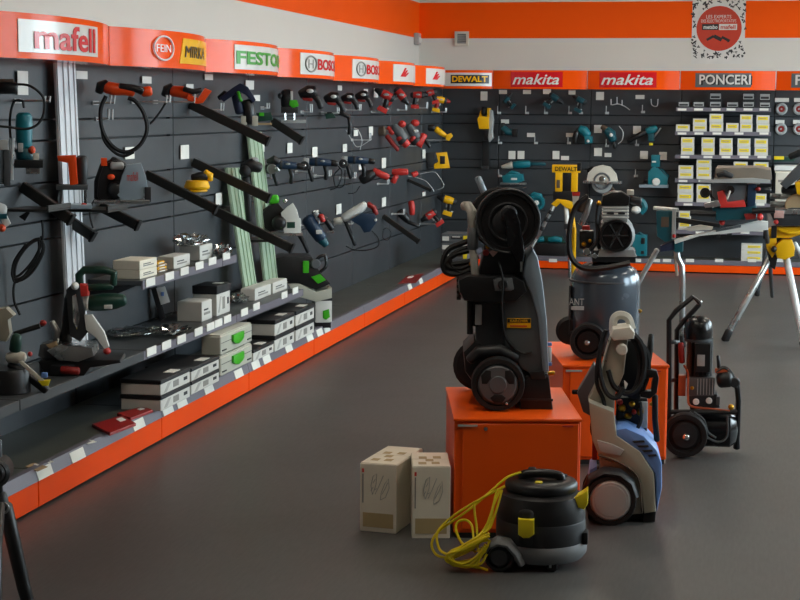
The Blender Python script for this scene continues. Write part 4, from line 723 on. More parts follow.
# ------------------------------------------------------------------ black pressure washer with hose reel
ZT = .456
p = onZ(512, 402, ZT)
tool('pressure_washer', 'black pressure washer with a big hose reel standing on the orange cabinet', 'pressure washer', p, [
    ('wheel', 'rubber', DI, 478, 366, 26, .26, .31), ('chassis', 'black', PO, [(463, 352), (474, 341), (500, 352), (520, 368), (546, 366), (549, 382), (524, 405), (496, 402), (474, 384), (465, 372)], -.11, .20, .015),
    ('foot', 'black', PO, [(521, 384), (527, 377), (549, 377), (553, 410), (520, 410)], -.15, .18, .010), ('foot_notch', 'rubber', PO, [(529, 372), (544, 371), (546, 379), (531, 380)], -.153, -.14, .004), ('foot_lip', 'dark', BX, 520, 399, 553, 401, -.153, -.148),
    ('wheel_arch', 'dark', MU, [(C, [(470, 360, 5, -.13), (478, 352, 6, -.13), (500, 350, 6, -.13), (516, 358, 5, -.13)])]),
    ('column', 'charcoal', PO, [(474, 302), (504, 300), (508, 344), (500, 352), (476, 350)], -.10, .15, .012),
    ('cover', 'cover_grey', PO, [(500, 302), (518, 292), (524, 264), (531, 252), (538, 262), (542, 285), (546, 320), (548, 374), (538, 378), (522, 370), (505, 348)], -.13, .16, .02),
    ('cover_facet', 'cover_blue', PO, [(523, 276), (526, 258), (533, 249), (538, 258), (543, 284), (547, 322), (549, 372), (543, 373), (538, 318), (531, 294)], -.145, .15, .012),  # paler facet colour stands in for the bluish highlight on this side
    ('cover_seam', 'rubber', WI, [(504, 300, -.134), (504, 330, -.134), (510, 345, -.134), (522, 353, -.134), (532, 352, -.134)], .004),
    ('control_panel', 'black', PO, [(458, 280), (468, 276), (515, 276), (524, 282), (527, 292), (516, 302), (496, 304), (464, 301), (459, 292)], -.16, .14, .015), ('panel_rib', 'rubber', MU, [(BX, 456.5, 279 + 6 * i, 461, 282 + 6 * i, -.13, .08) for i in range(4)]),
    ('dial_plate', 'grey', PO, [(493, 280), (496, 278), (512, 278), (514, 289), (511, 291), (495, 291)], -.168, -.155, .003), ('dial', 'dark', DI, 503, 284.5, 5, -.176, -.166),
    ('reel_back_flange', 'rubber', DI, 500, 218, 31, .12, .14), ('reel_drum', 'dark', C, [(505, 221, 20, -.12), (502, 219, 20, .12)]), ('reel_flange', 'black', 'dish', 508, 221, 31.5, -.16, -.12, 5), ('reel_rim', 'charcoal', RI, 508, 221, 30.5, 1.2, -.16), ('reel_ring', 'dark', RI, 508, 222, 18, 1.2, -.155), ('hose_on_reel', 'rubber', MU, [(RI, 505, 220, 22, 3.5, -.07), (RI, 504.5, 220, 23, 3.5, -.01), (RI, 503, 219, 23, 3.5, .05)]),
    ('crank_arm', 'black_gloss', PO, [(504, 214), (509, 209), (515, 210), (520, 222), (525, 252), (523, 262), (516, 262), (508, 246)], -.21, -.165, .010), ('crank_hub', 'dark', DI, 509, 214, 8, -.20, -.16),
    ('reel_bracket', 'black', PO, [(484, 250), (524, 250), (530, 268), (522, 278), (478, 278)], -.10, .12, .01), ('bracket_plate', 'steel', BX, 520, 256, 523, 272, -.12, -.10),
    ('handle', 'handle_grey', C, [(464, 206, 4.5, -.06), (468, 206, 5, -.08), (472, 212, 5, -.10), (473, 228, 5, -.10)]), ('grip_sleeve', 'grey', C, [(472.5, 228, 5.2, -.10), (473, 248, 5.2, -.10)]), ('handle_tube', 'handle_grey', C, [(473, 248, 4, -.10), (476, 284, 4, -.10)]), ('handle_bar', 'skin_grey', C, [(478, 178, 3.5, .22), (484, 192, 3.5, .22)]),
    ('cable_bundle', 'rubber', MU, [(WI, [(474, 268), (458, 274), (446, 272), (443, 262), (448, 250), (460, 244), (472, 240)], .012), (WI, [(474, 262), (462, 268), (450, 268), (446, 262), (456, 254), (472, 250)], .012), (WI, [(472, 272), (456, 270), (450, 258), (460, 250), (474, 246)], .010), (WI, [(478, 256), (468, 262), (452, 265), (462, 272), (478, 266)], .012)]),
    ('lance', 'rubber', MU, [(RO, [(470, 280, -.1), (470, 334, -.1)], .012), (RO, [(476, 300, -.1), (476, 326, -.1)], .012)]), ('nozzle_plate', 'light_grey', BX, 475, 305, 482, 325, -.125, -.1), ('hanging_cord', 'rubber', WI, [(499, 262, -.17), (503, 280, -.18), (502, 305, -.17), (505, 335, -.15), (516, 350, -.14)], .005), ('warning_tag', 'pink', PO, [(489, 252), (494, 249), (498, 252), (493, 257)], -.13, -.127),
    ('valve', 'brass', BA, 488, 246, 2.5, 3, .01, -.11), ('red_cap', 'red_dark', DI, 486, 253, 3, -.13, -.1), ('buckle', 'brass', BA, 471, 264, 2.2, 2.2, .01, -.02),
    ('wheel', 'rubber', 'dish', 498, 385, 26, -.21, -.15, 5), ('wheel/hub', 'grey', DI, 498, 385, 20.5, -.212, -.17), ('wheel/hub_cap', 'grey', DI, 498, 385, 9, -.216, -.20), ('wheel/hub_opening', 'rubber', MU, [(PO, [(490, 398), (494, 395), (502, 395), (506, 398), (502, 403), (494, 403)], -.2135, -.205), (PO, [(481, 376), (486, 370), (491, 371), (491, 378), (487, 384), (482, 384)], -.2135, -.205), (PO, [(505, 371), (510, 370), (515, 376), (514, 384), (509, 384), (505, 378)], -.2135, -.205)]), ('wheel/glint_bolt', 'chrome', BA, 506.5, 403.5, 1.6, 1.6, .006, -.212),
    ('label_plate', 'yellow', BX, 507, 318.5, 531, 328, -.1335, -.129), ('label_plate/black_strip', 'sign_black', BX, 507.5, 319, 530.5, 322.6, -.135, -.133), ('label_plate/lettering', 'yellow', 'text', 'KARCHER', 510, 319.7, 528, 322, -.1352, {'bold': .02}), ('label_plate/red_print', 'print_red', BX, 510, 325.5, 527, 326.6, -.1345, -.133),
    ('hose_fitting', 'white', C, [(549, 348, 2.5, .0), (549, 361, 2.5, .0)]), ('fitting_band', 'blue_bright', MU, [(BX, 546, 343, 552, 346, -.012, .012), (BX, 546, 363, 552, 366, -.012, .012)]), ('outlet', 'brass', C, [(546, 374, 2.5, .0), (554, 373, 2.2, .0)])], rz=math.radians(10))

# ------------------------------------------------------------------ upright air compressor on the rear cabinet
p = onZ(598, 358.5, ZT)
tool('air_compressor', 'grey upright air compressor with round fan cover on the rear cabinet', 'air compressor', p, [
    ('tank', 'tank_grey', 'vcyl', 604, .16, [(351, 26), (346, 32), (338, 35), (284, 35), (275, 34), (268, 30), (263, 20), (261, 8)]), ('tank_seam', 'mid_grey', 'vcyl', 604, .16, [(281, 35.1), (280, 35.5), (279, 35.1)]), ('foot_ring', 'black', 'vcyl', 606, .16, [(353, 22), (347, 22)]),
    ('saddle', 'dark', BX, 592, 251, 636, 262, .05, .26), ('motor_base', 'light_grey', PO, [(600, 250), (634, 250), (637, 257), (597, 257)], .04, .22, .004), ('motor', 'light_grey', DI, 616, 235, 19, .055, .22), ('fan_cover', 'black', 'dish', 616, 236, 16.5, .01, .06, 2.5), ('fan_cover/fan_spoke', 'rubber', MU, [(RO, [(616, 236, .012), (616 + 13 * math.cos(a * PI / 3), 236 + 13 * math.sin(a * PI / 3), .012)], .006) for a in range(6)]), ('fan_cover/fan_hub', 'charcoal', DI, 616, 236, 4, .008, .03),
    ('cylinder', 'light_grey', BX, 603, 205, 628, 222, .05, .2, .004), ('cylinder_fin', 'white', MU, [(BX, 602, 207 + 3.2 * i, 629, 208.4 + 3.2 * i, .045, .2) for i in range(4)]), ('cylinder_vent', 'ink', MU, [(BX, 607, 212.5, 614, 214.5, .043, .05), (BX, 618, 212.5, 625, 214.5, .043, .05)]),
    ('head', 'black', PO, [(601, 206), (603, 196), (612, 192), (622, 192), (630, 197), (629, 206)], .04, .2, .008), ('air_filter', 'dark', C, [(631, 200, 4, .1), (640, 201, 4, .1)]), ('filter_top', 'pale', BX, 627, 190, 634, 195, .08, .12),
    ('handle', 'black', WI, [(588, 196), (577, 205), (571, 220), (569, 240), (571, 256), (579, 266), (592, 269), (610, 267), (630, 263)], .014), ('bar', 'steel', C, [(590, 200, 3.2, .02), (586, 214, 3, .02), (581, 224, 3, .02)]), ('grip', 'brown', C, [(585, 200, 4.5, .03), (580, 210, 4.5, .03)]), ('hose', 'dark', WI, [(599, 203, .05), (597, 220, .05), (598, 238, .05), (592, 248, .05), (586, 251, .05)], .011), ('riser', 'charcoal', C, [(599, 215, 2, .08), (599, 248, 2, .08)]),
    ('pressure_switch', 'black', BX, 579, 231, 594, 249, .06, .16, .008), ('switch_cap', 'red', BX, 582, 226, 590, 230, .05, .09), ('warning_label', 'white', PO, [(572, 193), (580, 193), (577, 206), (573, 206)], .0, .004), ('warning_label/red_strip', 'red', PO, [(572, 192), (580, 192), (579.5, 196), (572.5, 196)], -.003, .001), ('yellow_strip', 'yellow', BX, 571, 227, 575, 250, .03, .05), ('gauge', 'chrome', DI, 587, 252, 4, .03, .05), ('gauge', 'chrome', DI, 595, 256, 3, .03, .05), ('fitting', 'brass', MU, [(BA, 584, 244, 2.5, 2.5, .012, .05), (BA, 590, 241, 2, 2, .01, .05), (BA, 599, 203, 2.5, 2.5, .012, .04)]), ('drain_valve', 'brass', BA, 640, 311, 2, 2, .01, .14),
    ('wheel', 'rubber', DI, 570, 331, 14.5, .10, .15), ('axle', 'dark', RO, [(570, 331, .12), (590, 344, -.02)], .012), ('wheel', 'rubber', 'dish', 588, 342, 18, -.06, -.01, 4), ('wheel/hub', 'black_gloss', DI, 588, 342, 13, -.055, -.02), ('wheel/hub_nut', 'steel', DI, 587, 343, 2.4, -.07, -.05),
    ('lettering', 'light_grey', 'text', 'ANT', 569, 298.5, 584, 305, -.016, {'bold': .01}), ('name_strip', 'light_grey', BX, 571, 306.5, 584, 310, -.017, -.008), ('tank_brace', 'mid_grey', BX, 568, 286, 571, 335, .1, .15)], rz=math.radians(6))

# ------------------------------------------------------------------ grey and blue pressure washer on the floor
p = onZ(611, 513.5, 0)
loops = [(WI, [(606, 330), (600, 350), (600, 372), (606, 392), (616, 398), (624, 388)], .010), (WI, [(604, 332), (598, 360), (597, 384), (604, 402), (604, 425), (594, 438)], .009), (WI, [(632, 332), (642, 345), (645, 365), (640, 385), (628, 394), (614, 386), (608, 370)], .011), (WI, [(630, 334), (638, 350), (640, 372), (634, 390), (622, 392), (612, 378), (606, 360)], .011), (WI, [(634, 336), (647, 352), (648, 374), (641, 394)], .010), (WI, [(610, 340), (611, 362), (618, 378), (624, 386)], .008), (WI, [(626, 386), (612, 400), (598, 412), (592, 424), (594, 436), (606, 440), (622, 440), (636, 430), (641, 418), (640, 402)], .008), (WI, [(601, 408), (604, 424), (612, 438), (622, 442), (627, 449)], .007)]
tool('pressure_washer', 'grey and blue pressure washer with black hose loops on the floor', 'pressure washer', p, [
    ('column', 'beige', PO, [(611, 336), (628, 340), (624, 374), (615, 395), (614, 424), (592, 418), (588, 400), (600, 376), (606, 352)], -.06, .06, .012), ('tank', 'beige', PO, [(589, 402), (614, 412), (617, 436), (640, 452), (654, 474), (656, 512), (644, 514), (640, 480), (622, 464), (600, 458), (592, 440)], -.14, .16, .010), ('tank_lower', 'beige', PO, [(600, 458), (622, 464), (640, 481), (643, 514), (620, 516), (600, 490)], -.12, .16, .008), ('moulded_panel', 'light_grey', PO, [(597, 440), (612, 444), (624, 450), (620, 456), (600, 452)], -.146, -.135, .004), ('trim_line', 'brown', WI, [(598, 455, -.142), (620, 463, -.142), (638, 478, -.142), (642, 512, -.142)], .004),
    ('blue_cover', 'blue_bright', PO, [(614, 430), (626, 428), (644, 436), (657, 450), (662, 464), (662, 488), (657, 512), (655, 474), (641, 453), (617, 438)], -.13, .18, .010), ('slot', 'ink', MU, [(PO, [(632 + 5 * i, 441 + 4.6 * i), (644 + 4 * i, 440.5 + 4.6 * i), (645 + 4 * i, 442.5 + 4.6 * i), (634 + 5 * i, 443 + 4.6 * i)], -.135, -.125, .0005) for i in range(4)]), ('blue_side', 'blue_bright', PO, [(590, 470), (597, 466), (597, 478), (588, 486)], -.10, .1, .004),
    ('side_reel', 'grey', PO, [(594, 364), (600, 372), (590, 416), (583, 412), (577, 393)], .02, .10, .006), ('reel_knob', 'rubber', C, [(573, 392, 2.4, .05), (579, 392, 2.4, .05)]), ('copper_bracket', 'red_dark', BX, 592, 420, 598, 460, -.02, .03),
    ('head_cap', 'pale', PO, [(610, 336), (613, 329), (630, 327), (635, 333), (634, 339), (614, 341)], -.10, .05, .010), ('carry_loop', 'pale', WI, [(613, 330), (614, 319), (620, 315), (628, 318), (632, 329)], .018), ('knob', 'pale', DI, 622, 350, 5.5, -.10, -.06), ('neck', 'pale', C, [(616, 340, 6), (618, 352, 5)]),
    ('hose', 'rubber', MU, [(o[0], [q + (-.085 + .012 * i,) for q in o[1]], o[2]) for i, o in enumerate(loops)]), ('gun_barrel', 'rubber', C, [(651, 335, 2.4), (650, 350, 3.2), (648, 362, 3)]), ('gun_body', 'black', PO, [(638, 372), (646, 369), (657, 371), (659, 378), (657, 393), (650, 399), (640, 397), (641, 392), (651, 391), (653, 378), (644, 379), (643, 390), (637, 388)], -.05, .0, .006), ('gun_lance', 'rubber', C, [(655, 396, 3, .0), (655, 420, 3, .02), (657, 440, 3, .05)]), ('hose_bulk', 'rubber', PO, [(622, 342), (634, 340), (646, 352), (647, 380), (640, 400), (628, 398), (618, 384), (616, 366)], .02, .08, .01),
    ('pump', 'dark', BX, 616, 398, 648, 432, .06, .18, .01), ('brass_fitting', 'brass', MU, [(BA, 622, 408, 4, 4, .02, .05), (BA, 632, 404, 3.4, 3, .02, .05), (BA, 640, 412, 3.4, 4, .02, .05), (BA, 628, 416, 4, 3, .02, .05), (BA, 652, 404, 2.4, 2.4, .015, .03)]), ('pump_cap', 'red', MU, [(BA, 620, 402, 3, 3, .015, .05), (BA, 634, 412, 2.6, 2.6, .015, .04)]), ('spec_label', 'white', BX, 640, 402, 648, 428, .05, .06), ('white_tag', 'paper', PO, [(624, 380), (628, 384), (625, 391)], -.08, -.075),
    ('fender', 'dark', MU, [(C, [(585, 490, 3.2, -.16), (590, 478, 3.6, -.16), (604, 471, 4, -.16), (620, 473, 4, -.16), (631, 482, 3.6, -.16), (636, 496, 3.2, -.16)], 3.0)]), ('wheel', 'rubber', DI, 606, 490, 24, .12, .17), ('wheel', 'rubber', 'dish', 610.6, 501, 25, -.20, -.14, 4.5), ('wheel/hub', 'light_grey', DI, 610.6, 501, 21, -.203, -.16), ('wheel/hub_center', 'light_grey', DI, 610.6, 501, 17, -.2045, -.18), ('axle_base', 'rubber', BX, 588, 512, 642, 520, -.10, .14), ('foot', 'rubber', PO, [(643, 512), (656, 512), (655, 522), (643, 523)], -.13, .16, .004)], rz=math.radians(6))

# ------------------------------------------------------------------ black piston compressor on the floor
p = onZ(700, 457, 0)
tool('piston_compressor', 'black piston compressor with horizontal tank and wheel on the floor', 'air compressor', p, [
    ('tank', 'black_gloss', MU, [('hcyl', 428, .12, [(694, 4), (696, 14), (700, 18), (730, 18), (736, 13), (738, 4)])]), ('motor', 'black', 'vcyl', 699, .10, [(378, 13), (338, 13), (337, 14)]), ('motor_cap', 'black_gloss', 'vcyl', 698, .10, [(338, 14.5), (330, 14.5), (322, 13), (318, 10), (316, 5)]), ('motor_collar', 'mid_grey', 'vcyl', 698.5, .10, [(341, 14), (339, 14.5), (337, 14)]), ('motor_fin', 'dark', MU, [(BX, 686.5 + 4 * i, 343, 688 + 4 * i, 376, .025, .05) for i in range(7)]), ('terminal_box', 'black', BX, 694, 344, 711, 372, .0, .06, .006), ('terminal_box/plate', 'light_grey', BX, 697, 355, 705, 366, -.004, .001),
    ('cylinder', 'grey', BX, 688, 378, 715, 396, .03, .16, .006), ('cylinder_fin', 'light_grey', MU, [(BX, 697 + 3 * i, 379, 698.3 + 3 * i, 395, .02, .035) for i in range(6)]), ('head_bolt', 'white', MU, [(DI, 696, 402, 3.2, .02, .05), (DI, 709, 401, 3.2, .02, .05)]), ('pump', 'dark', PO, [(688, 396), (717, 394), (720, 408), (690, 410)], .03, .15, .008),
    ('air_filter', 'black', C, [(720, 380, 8, .04), (729, 379, 8.5, .04)]), ('filter_tube', 'black', WI, [(716, 372, .04), (724, 368, .04), (731, 374, .04), (737, 388, .04)], .012), ('filter_cap', 'charcoal', DI, 735, 383, 5, .01, .05), ('valve', 'dark', C, [(718, 356, 1.6, .05), (719, 368, 1.8, .05)]), ('valve_cap', 'copper', BX, 715, 369, 729, 373, .03, .06), ('solenoid', 'mid_grey', BX, 716, 397, 720, 405, .02, .06), ('pressure_pipe', 'copper', WI, [(684, 365, .03), (688, 374, .03), (688, 395, .03), (691, 406, .03), (712, 409, .03), (730, 411, .03)], .006), ('brass_fitting', 'brass', MU, [(BA, 731, 407, 3, 3, .014, .03), (BA, 692, 388, 2, 2, .01, .01)]), ('red_part', 'red_dark', C, [(681, 344, 3, .03), (682, 362, 3, .03)]), ('copper_block', 'copper', BX, 678, 376, 686, 396, .06, .12),
    ('handle', 'black', MU, [(RO, [(669, 440), (669, 320), (676, 311), (693, 297), (700, 303)], .012), (RO, [(676, 440, .12), (677, 330, .12), (684, 321, .12), (699, 305, .12), (700, 302, .12)], .012)]), ('cross_bar', 'black', MU, [(RO, [(669, 342), (678, 342, .12)], .01), (RO, [(669, 380), (677, 380, .12)], .01)]), ('grip_end', 'chrome', BA, 700, 302, 2.2, 2.2, .01, .06), ('leg', 'black', RO, [(737, 384, .04), (738.5, 400, .08), (737, 447, .15)], .013), ('foot', 'rubber', C, [(737, 442, 3.2, .15), (736.5, 448, 3.4, .15)]), ('frame_rail', 'black', RO, [(669, 412), (737, 412, .04)], .012), ('power_cord', 'mid_grey', MU, [(WI, [(690, 412, -.02), (702, 424, -.02), (706, 436, -.02), (718, 442, -.02), (727, 436, -.02), (728, 416, -.02)], .006), (WI, [(694, 412, -.02), (704, 420, -.02), (708, 432, -.02), (716, 438, -.02)], .005)]),
    ('wheel', 'rubber', DI, 684, 434, 20, .22, .26), ('wheel', 'rubber', 'dish', 685, 436, 22, -.07, -.01, 5), ('wheel/hub', 'dark', DI, 685, 436, 15, -.065, -.02), ('wheel/hub_cap', 'chrome', BA, 686, 437, 4.2, 4.2, .018, -.07)], rz=math.radians(2))

# ------------------------------------------------------------------ canister vacuum with yellow cord
p = onY(540, 561, onZ(541, 572, 0).y + .14); p.z = 0
t = thing('canister_vacuum', 'low round black vacuum cleaner with yellow latches and a tangled yellow cord', 'vacuum cleaner', p, math.radians(5)); d = Dr(p, math.radians(5), t)
B().lathe([(.10, .022), (.150, .026), (.164, .045), (.165, .07), (.157, .086), (.148, .09)], (0, 0, 0), 'z', 40).done('chassis', 'hull_grey', t)
B().lathe([(.154, .082), (.158, .092), (.158, .158), (.156, .163)], (0, 0, 0), 'z', 40).done('dust_tub', 'dark', t)
B().lathe([(.156, .163), (.158, .17), (.154, .21), (.143, .248), (.122, .262)], (0, 0, 0), 'z', 40).done('motor_housing', 'black', t)
ld_ = B().lathe([(.122, .26), (.128, .268), (.128, .285), (.120, .296), (.10, .302), (.085, .298), (.03, .296)], (0, 0, 0), 'z', 40).done('lid', 'black', t)
B().tube(smooth_path([(-.07, .0, .296), (-.06, -.0, .312), (0, -.0, .318), (.06, -.0, .312), (.07, -.0, .296)], 5), .016, 10).done('carry_handle', 'black', ld_)
B().tube(smooth_path([(-.075, .04, .298), (-.03, .065, .302), (.04, .065, .302), (.085, .04, .298)], 5), .012, 8).done('lid_ridge', 'rubber', ld_)
B().box(-.02, -.085, .297, .006, -.065, .306, .003).done('switch', 'yellow_pale', ld_, False); B().box(-.05, .02, .298, -.02, .05, .33, .005).done('cord_clip', 'rubber', ld_, False)
d.part('latch_recess', 'rubber', C, [(526, 513, 7.5, -.156), (526, 543, 6.5, -.158)], .35); d.part('latch', 'yellow_pale', PO, [(518, 519), (534, 520), (534, 535), (529, 538.5), (523, 538.5), (518, 535)], -.18, -.14, .006); d.part('latch', 'yellow_pale', PO, [(571, 499), (579, 496), (588, 490), (588, 504), (584, 510), (578, 508)], -.075, -.01, .006)
d.part('inlet', 'rubber', BX, 582, 533, 588, 545, -.06, .0, .006); d.part('wheel_housing', 'hull_grey', C, [(485, 556, 4, -.135), (489, 546, 4.5, -.135), (498, 541, 5, -.135), (508, 543, 5, -.135), (516, 552, 5, -.135), (522, 563, 4.5, -.135)], 2.4)
d.part('wheel', 'rubber', 'dish', 499, 557.5, 14.5, -.17, -.12, 3.5); d.part('wheel/hub', 'charcoal', DI, 499, 557.5, 10, -.172, -.13); d.part('wheel', 'rubber', DI, 512, 538, 13, .10, .14); d.part('caster', 'rubber', DI, 552, 567, 5.5, -.14, -.11); d.part('caster/fork', 'steel', BX, 549, 561, 551.5, 568, -.145, -.141)
rr = random.Random(3); b = B()
for pts in ([(521, 472, -.02), (506, 478, -.04), (490, 492, -.06), (466, 512, -.08), (440, 530, -.10), (432, 542, -.12), (434, 552, -.13), (442, 557, -.14), (458, 556, -.16)], [(505, 486, -.08), (484, 497, -.09), (462, 510, -.1), (446, 522, -.1), (437, 534, -.12), (440, 550, -.14), (452, 556, -.16)],
            [(500, 490, -.10), (494, 505, -.12), (490, 522, -.14), (484, 532, -.15), (466, 545, -.17), (452, 553, -.18), (446, 560, -.18), (456, 565, -.18), (476, 567, -.18), (488, 570, -.18)],
            [(502, 490, -.10), (498, 505, -.12), (493, 520, -.14), (488, 530, -.15), (472, 540, -.17), (456, 550, -.18), (450, 558, -.18), (458, 562, -.18), (472, 561, -.18), (484, 552, -.18), (490, 540, -.17)],
            [(497, 489, -.09), (492, 510, -.11), (486, 526, -.13), (478, 536, -.15), (462, 546, -.17), (450, 552, -.17), (448, 559, -.17), (462, 566, -.18), (480, 564, -.19), (487, 554, -.18)],
            [(476, 552, -.15), (462, 543, -.13), (456, 530, -.11), (458, 522, -.1), (466, 520, -.1), (472, 526, -.11), (474, 540, -.14), (480, 552, -.16)], [(474, 503, -.08), (475, 515, -.10), (477, 530, -.12), (478, 552, -.15)]):
    b.tube(smooth_path([d.P(*q) for q in pts], 5), .0047, 6)
for i in range(16):
    c = [(486 + rr.uniform(-4, 4), 536 + rr.uniform(-4, 4)), (468 + rr.uniform(-4, 4), 546 + rr.uniform(-3, 4)), (449 + rr.uniform(-4, 4), 556 + rr.uniform(-3, 4)), (456 + rr.uniform(-3, 5), 564 + rr.uniform(-2, 2)), (474 + rr.uniform(-3, 3), 562 + rr.uniform(-4, 4)), (484 + rr.uniform(-3, 3), 548 + rr.uniform(-4, 4))]
    yy = rr.uniform(-.20, -.14); b.tube(smooth_path([d.P(x, y, yy) for x, y in c], 5), .0047, 6)
o = b.done('power_cord', 'cord_yellow', t); o['label'] = 'tangled yellow power cord'; o['kind'] = 'stuff'

# ------------------------------------------------------------------ cartons on the floor
def carton(label, x, y, rz, w_, d_, h_):
    t = thing('carton', label, 'box', (x, y, 0), rz, 'cartons on the floor')
    B().box(0, 0, 0, w_, d_, h_, .002).done('body', 'cardboard', t, False)
    for i in range(2): B().box(.002, .003 + i * d_ / 2, h_, w_ - .002, d_ / 2 - .003 + i * d_ / 2, h_ + .003, .001).done('flap', 'cardboard', t, False)
    B().box(.012, -.0014, .018, w_ - .012, 0, h_ * .28).done('printed_block', 'tan', t, False); B().box(.008, -.0014, h_ - .035, .016, 0, h_ - .020).done('logo_mark', 'print_red', t, False); B().box(.009, -.0014, h_ * .42, .014, 0, h_ - .04).done('side_print', 'print_grey', t, False)
    b = B(); g = lambda u, v: (u * w_, -.0008, v * h_)
    for pts in ([(.34, .55), (.30, .68), (.36, .82), (.46, .86), (.44, .70), (.38, .60), (.34, .55)], [(.56, .48), (.70, .52), (.80, .66), (.78, .80), (.68, .72), (.58, .58), (.56, .48)], [(.42, .56), (.52, .68), (.64, .84)], [(.60, .56), (.70, .66), (.76, .74)], [(.36, .72), (.42, .78)], [(.40, .62), (.46, .64)], [(.30, .60), (.36, .66)]): b.tube([g(*q) for q in pts], .0012, 5, flat=.6)
    o = b.done('line_drawing', 'print_pale', t, False); o['kind'] = 'stuff'
    b = B()
    for i, (u, v) in enumerate(((.25, .2), (.6, .22), (.28, .6), (.66, .62), (.45, .42))): b.box(u * w_ - .012, v * d_ - .02, h_ + .003, u * w_ + .018, v * d_ + .02, h_ + .0036)
    o = b.done('top_print', 'tan', t, False); o['kind'] = 'stuff'
carton('pale cardboard carton with faint tool drawings, standing apart from the cabinet', -1.435, 6.02, math.radians(-6), .145, .33, .262); carton('pale cardboard carton with faint tool drawings, closest to the orange cabinet', -1.220, 5.955, math.radians(13), .142, .25, .272)

# ------------------------------------------------------------------ black stand at the near left edge
p = onZ(34, 612, 0)
tool('tripod_stand', 'black tripod stand cut off at the near corner of the frame', 'tripod', p, [('leg', 'black', C, [(5, 506, 7.5), (14, 545, 7.5), (24, 588, 7), (29, 606, 6.5)]), ('leg_tip', 'steel', C, [(27, 594, 4.5), (31, 610, 4)]), ('leg', 'black', C, [(-4, 506, 6, .05), (-14, 545, 6, .2), (-24, 585, 5, .4)]), ('leg', 'black', C, [(0, 506, 5, -.05), (-3, 545, 5, -.2), (-4, 600, 5, -.32)]), ('joint', 'charcoal', C, [(0, 495, 7), (2, 508, 8)]), ('joint_ring', 'steel', RI, 3, 508, 5, 1.2, -.03), ('head', 'black', DI, -6, 474, 15, -.05, .05), ('head/cap', 'dark', DI, -6, 474, 10, -.06, -.04), ('column', 'black', C, [(-2, 440, 4), (-1, 498, 4)])], rz=.3)

# ================================================================== END WALL: tags, hooks, tools
def tagB(x, y, w, h):
    p = onY(x, y, PBY - .012); k = bayb_of(p.x); a, c = onY(x - w / 2, y + h / 2, PBY - .012), onY(x + w / 2, y - h / 2, PBY - .012)
    bay_part('price_tag', 'paper', B().box(a.x, PBY - .015, a.z, c.x, PBY - .012, c.z), k, 'B', smooth=False)
for q in ((484, 96, 7, 9), (503, 92, 8, 4), (527, 92, 8, 4), (547, 91.5, 8, 5), (572, 92.5, 7, 4), (505, 121.5, 8, 4), (531, 135, 8, 4), (570, 135, 8, 4), (512, 155, 7, 8), (521, 155, 7, 8), (556, 155, 7, 8), (565, 158, 8, 4), (600, 96, 8, 8), (640, 97, 9, 4), (598, 129, 8, 8), (637, 130, 8, 8), (598, 152, 8, 8), (608, 155, 7, 4), (644, 155, 8, 8), (663, 156, 8, 8), (782, 100, 14, 4), (798, 100, 8, 4), (780, 122, 9, 4), (797, 122, 8, 4)): tagB(*q)
def hookB(x, y, len_=.1, h=7):
    p = onY(x, y, PBY - .002); k = bayb_of(p.x); s = mpp(p)
    b = B().box(p.x - .02, PBY - .008, p.z - .012, p.x + .02, PBY, p.z + .012, .002); o = bay_part('display_hook', 'wire', b, k, 'B', smooth=False)
    bay_part('prong', 'wire', B().tube([(p.x, p.y, p.z), (p.x, p.y - len_, p.z), (p.x, p.y - len_, p.z + h * s)], .0045, 6), k, 'B', par=o)
for q in ((499, 113), (527, 113), (546, 113), (570, 113), (581, 113), (607, 113), (643, 112), (500, 143), (536, 143), (569, 143), (637, 145), (636, 176), (607, 146), (500, 176), (560, 176)): hookB(*q)
def BT(name, label, cat, x, y, parts, off=.12, rz=0, group='tools on the end wall'):
    return tool(name, label, cat, onY(x, y, PBY - off), parts, rz, group)
BT('wire_hanger', 'forked wire hanger at the top of the end wall, beside bare hooks', 'hanger', 610, 105, [('fork', 'wire', MU, [(WI, [(612, 105), (618, 104), (624, 106), (630, 110)], .005), (WI, [(611, 105), (611, 99)], .005), (WI, [(617, 104), (617, 97)], .005), (WI, [(622, 105), (622, 100)], .005)])], .06)
BT('wire_hanger', 'small U-shaped wire hanger above the black and teal trimmer', 'hanger', 654, 104, [('fork', 'wire', WI, [(651, 99), (652, 105), (657, 106), (658, 99)], .005)], .06)
BT('battery_saw', 'yellow and silver handheld saw hanging in the dark corner bay', 'saw', 486, 125, [('body', 'yellow', PO, [(477, 119), (479, 116), (489, 117), (489, 129), (479, 129)], -.06, .05, .008), ('handle', 'yellow', C, [(480, 117, 1.6), (482, 111, 1.6)]), ('cover', 'yellow', BX, 487, 108, 490, 118, -.05, .03), ('guard', 'light_grey', PO, [(489, 109), (492, 111), (493, 120), (492, 132), (493, 138), (489, 142), (487, 138), (489, 128)], -.05, .04, .006), ('mount', 'black', C, [(484, 108, 3), (484, 114, 3)]), ('case', 'black', PO, [(483, 130), (489, 130), (489, 141), (484, 140)], -.05, .04, .005)])
BT('hanging_strap', 'black strap hanging below the yellow saw', 'strap', 485, 150, [('strap', 'rubber', PO, [(482, 141), (489, 141), (489, 168), (482, 168)], -.01, .02), ('buckle', 'charcoal', BX, 482, 166, 489, 170, -.015, .02)], .08)
def small_drill(label, x, y, mat='teal_dark', s=.6, flip=1, tilt=0.0): return drill(label, x, y, mat, s, flip, 'tools on the end wall', 'B', 'black', tilt, 'teal_dark')
small_drill('small dark teal driver, top row of the end wall nearest the corner', 507, 99, s=.6, tilt=-.9); small_drill('small dark teal driver, top row of the end wall second along', 555, 98, s=.75, tilt=.6); small_drill('small dark teal driver with silver hook, top row third along', 580, 100, s=.7, flip=-1, tilt=.5)
